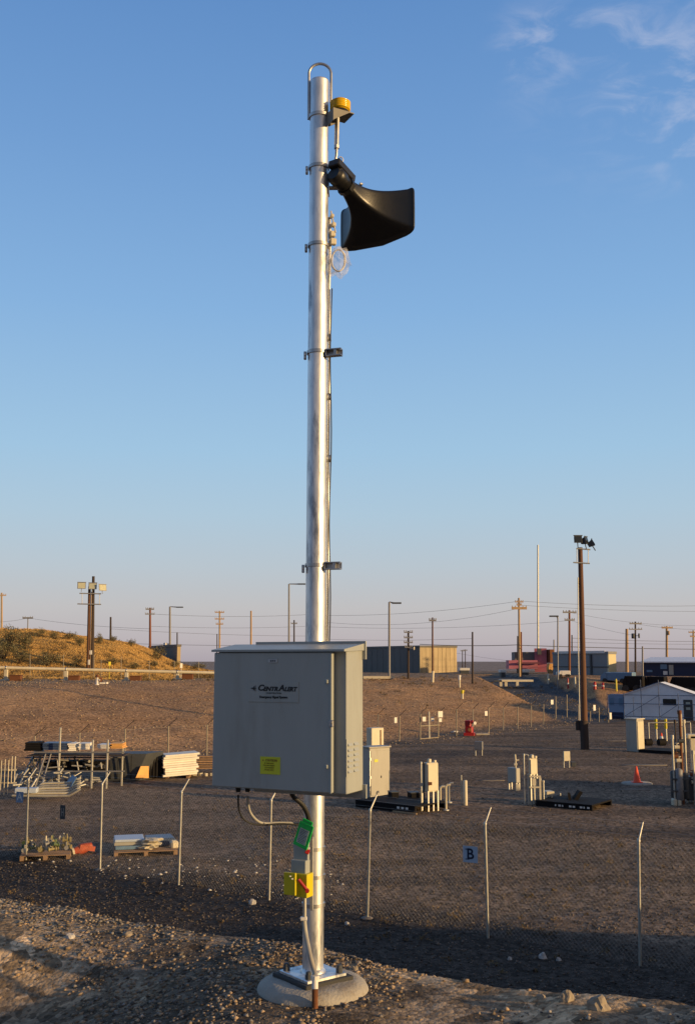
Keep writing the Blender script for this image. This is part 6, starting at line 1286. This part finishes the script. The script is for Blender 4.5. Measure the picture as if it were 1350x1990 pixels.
c = G(158, 1660); r = root_at('red_casting', 'rusty orange red casting with a pale flange lying right of the left pallet', 'casting', c)
mb = MB(); d = Vector((.22, .12, .06)); p = c + Vector((0, 0.1, .12)); mb.tube([p - d, p, p + d], [.07, .14, .09], 10); mb.cbox(p + Vector((.1, .05, .02)), (.4, .22, .12), rz=.5, ry=.2); build('casting_body', mb, M['redrust'] if 'redrust' in M else M['rust'], r, True)
mb = MB(); mb.tube([p - d * 1.05, p - d * .85], .11, 14, smooth=False); build('pale_flange', mb, M['cream'], r, True)
c, T, W = pallet('wooden_pallet', 'wooden pallet under the blue white boxes left of the cabinet', 284, 1664, 118, 1.4, R(14))
for (u0, u1, v0, h0, h1, m_, lb) in ((-.48, .02, .25, .13, .22, 'paleblue', 'lowest of the blue grey flat boxes on the right hand pallet'), (-.5, .0, .3, .225, .31, 'greybox', 'middle of the flat boxes on the right hand pallet'), (-.49, -.02, .28, .315, .38, 'signblue', 'top pale blue flat box on the right hand pallet')):
    mb = MB(T); mb.bbox(((u0 + u1) / 2 * W, v0 + .45, (h0 + h1) / 2), ((u1 - u0) * W, .8, h1 - h0), .012); solo('flat_box', mb, M[m_], lb, 'box', 'flat boxes on the pallet')
mb = MB(T); mb.bbox((.25 * W, .9, .24), (.44 * W, .7, .2), .02, rz=.1); solo('dark_crate', mb, M['truckblue'], 'dark blue crate at the back right of the right hand pallet', 'crate')
for i, lb in enumerate(('lowest crumpled cream sack on the right hand pallet', 'middle crumpled cream sack on the right hand pallet', 'top crumpled cream sack on the right hand pallet')):
    p = T @ Vector((.05 * W, .28, .19 + i * .085)); mb = MB(); vs = []; fs = []; nu, nv = 14, 8
    for a_ in range(nv + 1):
        for j in range(nu):
            ph = math.pi * a_ / nv; t = 2 * math.pi * j / nu; dd = Vector((math.sin(ph) * math.cos(t), math.sin(ph) * math.sin(t), math.cos(ph))); kk = 1 + .55 * mnoise.noise(dd * 2 + Vector((i * 5, 0, 0))) + .5 * mnoise.noise(dd * 6 + Vector((i * 5, 3, 0))); vs.append(p + Vector((dd.x * .25 * kk + i * .05, dd.y * .18 * kk, dd.z * .055 * kk)))
    for a_ in range(nv):
        for j in range(nu): fs.append((a_ * nu + j, a_ * nu + (j + 1) % nu, (a_ + 1) * nu + (j + 1) % nu, (a_ + 1) * nu + j))
    mb.add(vs, fs, False); solo('cream_sack', mb, M['cream'], lb, 'sack', 'sacks on the pallet', origin=p)
p = T @ Vector((.46 * W, .35, .2)); mb = MB(); mb.bbox(p, (.2, .2, .2), .04, rz=.5); mb.cbox(p + Vector((0, 0, .1)), (.12, .12, .03), rz=.2); solo('white_bucket', mb, M['cream'], 'small cream block at the right end of the right hand pallet', 'block')

# ------------------------------------------------------------------ pipeline on supports
pa = PY(-60, 1296, 93); pb_ = PY(640, 1313, 99)
pr = root_at('pipeline', 'long straight white pipeline on short supports before the golden hill', 'pipeline', gz(pa))
mb = MB(); mb.tube([pa.lerp(pb_, i / 12) for i in range(13)], .135, 14); build('pipe', mb, M['cream'], pr, True)
for i, x in enumerate((9, 121, 236, 335, 440)):
    f_ = (x + 60) / 700; p = pa.lerp(pb_, f_); g_ = gz(p); mb = MB(); mb.bbox((p.x, p.y, (p.z + g_.z) / 2 - .1), (.3, .3, p.z - g_.z - .1), .02); mb.bbox((p.x, p.y, g_.z + .05), (.8, .6, .2), .03); build('support', mb, M['cream'], pr, True)
    mb = MB(); mb.lathe(p, [(.15, -.04), (.175, -.04), (.175, .04), (.15, .04)], 18, T=Matrix.Rotation(R(90), 4, 'Y')); build('pipe_band', mb, M['steel'], pr, True)
for x, lb in ((34, 'rusty block on the ground under the pipeline, leftmost one'), (142, 'rusty block under the pipeline just left of the twin floodlight pole'), (258, 'rusty block under the pipeline midway between twin pole and cabinet'), (358, 'rusty block under the pipeline nearest the cabinet')):
    f_ = (x + 60) / 700; p = pa.lerp(pb_, f_); p = gz(Vector((p.x, p.y - 1.0, 0))); mb = MB(); mb.bbox(p + Vector((0, 0, .22)), (1.0, .6, .5), .04, rz=.05); mb.bbox(p + Vector((0, -.02, .48)), (1.06, .66, .06), .02, rz=.05); solo('rusty_block', mb, M['rust'], lb, 'block', 'rusty blocks under the pipeline', origin=p)
c = G(189, 1331); r = root_at('hydrant', 'small white hydrant with a rusty top beside the pipeline below the twin pole', 'hydrant', c)
mb = MB(); mb.lathe(c, [(.16, 0), (.16, .06), (.11, .08), (.11, .55), (.14, .58)], 12); mb.tube([c + Vector((0, -.02, .4)), c + Vector((.25, -.1, .38))], .06, 8); build('hydrant_body', mb, M['white'], r, True)
mb = MB(); mb.lathe(c + Vector((0, 0, .58)), [(.15, 0), (.14, .1), (.06, .2), (.03, .24)], 12); mb.cbox(c + Vector((.28, 0, .42)), (.2, .15, .35), rz=.4); build('bonnet', mb, M['rust'], r, True)
c = G(200, 1329); mb = MB(); mb.cbox(c + Vector((0, 0, .06)), (.5, .2, .1), rz=.3); mb.cbox(c + Vector((.25, .1, .07)), (.2, .3, .12), rz=.9); solo('white_scrap', mb, M['white'], 'white scrap on the ground right of the hydrant', 'scrap')
# thin fence behind the pipeline
pf = root_at('hill_fence', 'thin wire fence of slim grey posts at the foot of the golden hill', 'fence', G(58, 1318))
tp_ = []
for (x, y0, y1) in ((-10, 1270, 1318), (59, 1272, 1319), (124, 1272, 1319), (183, 1273, 1320), (197, 1282, 1320), (236, 1276, 1320), (290.5, 1284, 1320), (339, 1284, 1320), (386, 1286, 1320), (440, 1288, 1321)):
    Yq = 101.0; b = gz(PY(x, y1, Yq)); t = PY(x, y0, Yq); mb = MB(); mb.tube([b - Vector((0, 0, .2)), t], .035, 6); build('fence_post', mb, M['farpost'], pf, True); tp_.append((b, t))
for f_ in (.95,): mb = MB(); mb.tube([b.lerp(t, f_) for b, t in tp_], .003, 4); build('fence_wire', mb, M['zinc'], pf, True)
for (x0, y0, x1, y1, m_, lb) in ((211, 1286, 216, 1293, 'yellow', 'small yellow placard on the hill fence right of the twin pole'), (350, 1289, 355, 1298, 'white', 'small white placard near the right end of the hill fence')):
    mb = MB(); pxb(mb, x0, y0, x1, y1, 100.8, .03, rz=R(28)); c = PY((x0 + x1) / 2, y1, 100.85); mb.tube([c + Vector((0, 0, .2)), Vector((c.x, c.y, Hs(c.x, c.y) - .1))], .03, 6); solo('small_placard', mb, M[m_], lb, 'sign')

# ------------------------------------------------------------------ dry grass, scrub and sagebrush
def leafquads(P_, S_, r, up=0.0):
    n = len(P_); a = r.normal(size=(n, 3)); a /= np.linalg.norm(a, axis=1)[:, None]; b = np.cross(a, r.normal(size=(n, 3))); b /= np.linalg.norm(b, axis=1)[:, None]
    if up: a[:, 2] = np.abs(a[:, 2]) + up; a /= np.linalg.norm(a, axis=1)[:, None]
    a = a * S_[:, None]; b = b * S_[:, None] * .45
    return np.stack([P_ - b, P_ + b, P_ + a * 2], 1)
def trimesh(name, tri, m):
    v = tri.reshape(-1, 3); n = len(tri); me = bpy.data.meshes.new(name); me.vertices.add(n * 3); me.vertices.foreach_set('co', v.reshape(-1).astype(np.float32)); me.loops.add(n * 3); me.loops.foreach_set('vertex_index', np.arange(n * 3, dtype=np.int32)); me.polygons.add(n)
    me.polygons.foreach_set('loop_start', np.arange(n, dtype=np.int32) * 3); me.polygons.foreach_set('loop_total', np.full(n, 3, np.int32)); me.update(); me.validate(); me.materials.append(m); return me
r9 = np.random.default_rng(21)
n = 190000; x = r9.uniform(-48, -15, n); y = r9.uniform(100.5, 140, n); kf = (r9.random(n) < 1.1 - 2.2 * np.maximum(0, fbm(x, y, .18, 3))) & (x < -16.5); x, y = x[kf], y[kf]
Pg = np.stack([x, y, H(x, y)], -1); tri = leafquads(Pg, r9.uniform(.03, .085, len(Pg)), r9, up=1.2); o = bpy.data.objects.new('dry_grass', trimesh('dry_grass', tri, M['grass'])); COL.objects.link(o); tag(o, 'golden dry grass covering the hill at left', 'grass', kind='stuff')
def scrubpatch(nc, x0, x1, y0, y1, smin, smax, seed, cond, per=90):
    r = np.random.default_rng(seed); out_ = []
    for _ in range(nc):
        cx_, cy_ = r.uniform(x0, x1), r.uniform(y0, y1)
        if not cond(cx_, cy_, r.random()): continue
        s_ = r.uniform(smin, smax); d = r.normal(size=(per, 3)); d /= np.linalg.norm(d, axis=1)[:, None]; d *= (r.random((per, 1)) ** .4); d[:, 2] = np.abs(d[:, 2]) * .8
        out_.append(leafquads(np.array([cx_, cy_, Hs(cx_, cy_)]) + d * s_, r.uniform(.05, .12, per) * ((.6 + s_ * .5) if cy_ > 40 else .3), r))
    return np.concatenate(out_)
tri = scrubpatch(900, -50, -14, 100, 140, .25, .6, 5, lambda x, y, u: (u < .16 + 1.5 * max(0, float(fbm(np.array([x]), np.array([y]), .13, 6)[0]))) or (y < 103 and u < .5 and x < -15), 70)
o = bpy.data.objects.new('scrub', trimesh('scrub', tri, M['scrub'])); COL.objects.link(o); tag(o, 'low brown scrub scattered over the golden hill', 'scrub', kind='stuff')
tri = scrubpatch(500, -30, 24, 88, 122, .12, .35, 6, lambda x, y, u: u < .35 + float(fbm(np.array([x]), np.array([y]), .1, 2)[0]), 26)
o = bpy.data.objects.new('tumbleweed', trimesh('tumbleweed', tri, M['scrub'])); COL.objects.link(o); tag(o, 'dry weeds and twigs dotted over the far bank top', 'weeds', kind='stuff')
tri = scrubpatch(420, -10, 8, 17, 34, .05, .16, 12, lambda x, y, u: abs(x) < y * .38 and u < .35 + 1.2 * float(fbm(np.array([x]), np.array([y]), .3, 5)[0]), 22)
o = bpy.data.objects.new('weeds', trimesh('weeds', tri * np.array([1.0, 1.0, 1.0]), M['scrub'])); COL.objects.link(o); tag(o, 'small dry weeds growing in the gravel near the near fence', 'weeds', kind='stuff')
def shrub_mesh(seed):
    r = np.random.default_rng(seed); pts = []
    for _ in range(13):
        a = r.uniform(0, 2 * math.pi); q = r.uniform(0, .62); c = np.array([math.cos(a) * q, math.sin(a) * q, r.uniform(.22, .68)]); m_ = 75; d = r.normal(size=(m_, 3)); d /= np.linalg.norm(d, axis=1)[:, None]; d *= (r.random((m_, 1)) ** .35) * r.uniform(.22, .42); pts.append(c + d)
    P_ = np.concatenate(pts); P_ = P_[P_[:, 2] > .02]; crown = trimesh('crown', leafquads(P_, r.uniform(.028, .06, len(P_)), r), M['leaf'])
    mb = MB()
    for i in range(7): a = i * .9; mb.tube([(0, 0, -.08), (math.cos(a) * .18, math.sin(a) * .18, .2), (math.cos(a) * .42, math.sin(a) * .42, .5)], [.035, .022, .008], 5)
    st = bpy.data.meshes.new('stem'); st.from_pydata(mb.v, [], mb.f); st.materials.append(M['twig']); return crown, st
SH = [shrub_mesh(s_) for s_ in range(5)]
SHR = [(20, 1252, 60, 36, 'big olive sagebrush at the left edge on the hill top'), (8, 1280, 60, 40, 'large sagebrush at the left edge halfway down the hill'), (38, 1290, 44, 30, 'olive sagebrush near the foot of the hill at far left'), (52, 1262, 46, 34, 'dark sagebrush on the slope left of the bare golden patch'),
       (78, 1238, 36, 16, 'sagebrush clump on the skyline above the golden patch'), (104, 1240, 30, 14, 'small skyline sagebrush right of the first skyline clump'), (93, 1294, 66, 28, 'wide brown sagebrush at the hill foot below the golden patch'), (133, 1243, 36, 14, 'skyline sagebrush left of the twin floodlight pole'),
       (156, 1256, 28, 20, 'sagebrush just left of the twin floodlight pole'), (150, 1296, 30, 18, 'sagebrush at the foot of the twin floodlight pole'), (194, 1252, 24, 22, 'sagebrush right behind the twin floodlight pole'), (219, 1247, 22, 12, 'lone small sagebrush on the crest right of the twin pole'), (255, 1256, 20, 13, 'small sagebrush on the descending skyline'),
       (220, 1292, 36, 16, 'low sagebrush by the yellow placard'), (308, 1281, 36, 24, 'sagebrush in front of the dark shed'), (300, 1296, 30, 14, 'low sagebrush at the hill foot below the shed'), (338, 1297, 34, 14, 'sagebrush at the right foot of the hill'), (382, 1302, 40, 13, 'low sagebrush near the right end of the hill fence'), (262, 1300, 34, 14, 'brown low sagebrush behind the pipeline midway to the cabinet')]
for i, (x, y, wd, hh, lb) in enumerate(SHR):
    b = G(x, y); k = mpp(b.y); cr_, st_ = SH[i % 5]; r = thing('sagebrush', lb, 'shrub', b, i * 1.3, 'sagebrush on the hill'); r.scale = (wd * k * .60, wd * k * .60, hh * k * 1.2)
    for nm, me_ in (('crown', cr_), ('stem', st_)): o = bpy.data.objects.new(nm, me_); COL.objects.link(o); o.parent = r

# rocks on the crest and in the ditch
rock(1100, 1944, 26, 20, 'sunlit tan rock on the bank crest, pointed, left one of two', M['rock'])
rock(1163, 1959, 44, 24, 'larger greyish rock on the bank crest right of the pointed one', M['rock'])
rock(690, 1885, 12, 10, 'small yellow rock on the crest right of the siren pole foot', M['rock'])
rock(1050, 1940, 18, 9, 'flat small rock half buried left of the pointed rock', M['rock'])
rock(1300, 1982, 16, 12, 'little pale rock on the crest near the right edge', M['rock'])
rock(137, 1822, 18, 9, 'pale flat stone in the gravel at lower left', M['whiterock'])
rock(248, 1818, 20, 9, 'tan flat stone right of the pale flat stone at lower left', M['rock'])
for (x, y, w_, lb) in ((490, 1757, 14, 'white stone in the dark ditch left of the switch box'), (1054, 1862, 16, 'largest white stone in the ditch right of the letter B sign'), (1085, 1867, 10, 'small white stone right of the largest ditch stone'), (990, 1865, 9, 'white stone left of the largest ditch stone'), (674, 1797, 9, 'white stone in the ditch right of the siren pole'), (1320, 1960, 8, 'white stone by the far right crest')):
    b = G(x, y); rock(x, y, w_, w_ * .7, lb, M['whiterock'], z=b.z)

# unseen container added just right of the view to cast shade on the gravel
c = Vector((21.0, 35.6, Hs(21, 35.6))); r = thing('shade_container', 'unseen brown container added right of the valve station to shade the yard', 'container', c)
T = Matrix.Translation(c) @ Matrix.Rotation(R(70), 4, 'Z')
mb = MB(T); mb.bbox((0, 0, 1.2), (5.9, 2.3, 2.25), .03)
for i in range(20):
    for sy in (-1, 1): mb.box(-2.8 + i * .29, -2.66 + i * .29, sy * 1.151 - .02, sy * 1.151 + .02, .2, 2.2)
build('container_body', mb, M['rust'], r, True)
for sx in (-1, 1):
    for sy in (-1, 1): mb = MB(T); mb.bbox((sx * 2.95, sy * 1.17, 1.2), (.14, .14, 2.42), .01); build('corner_post', mb, M['dkgrey'], r, True)
mb = MB(T); mb.bbox((-2.99, 0, 1.2), (.05, 2.1, 2.1), .01); d_ = build('door', mb, M['rust'], r, True)
for y_ in (-.5, .5): mb = MB(T); mb.tube([(-3.05, y_, .2), (-3.05, y_, 2.2)], .02, 8); build('lock_rod', mb, M['zinc'], d_, True)
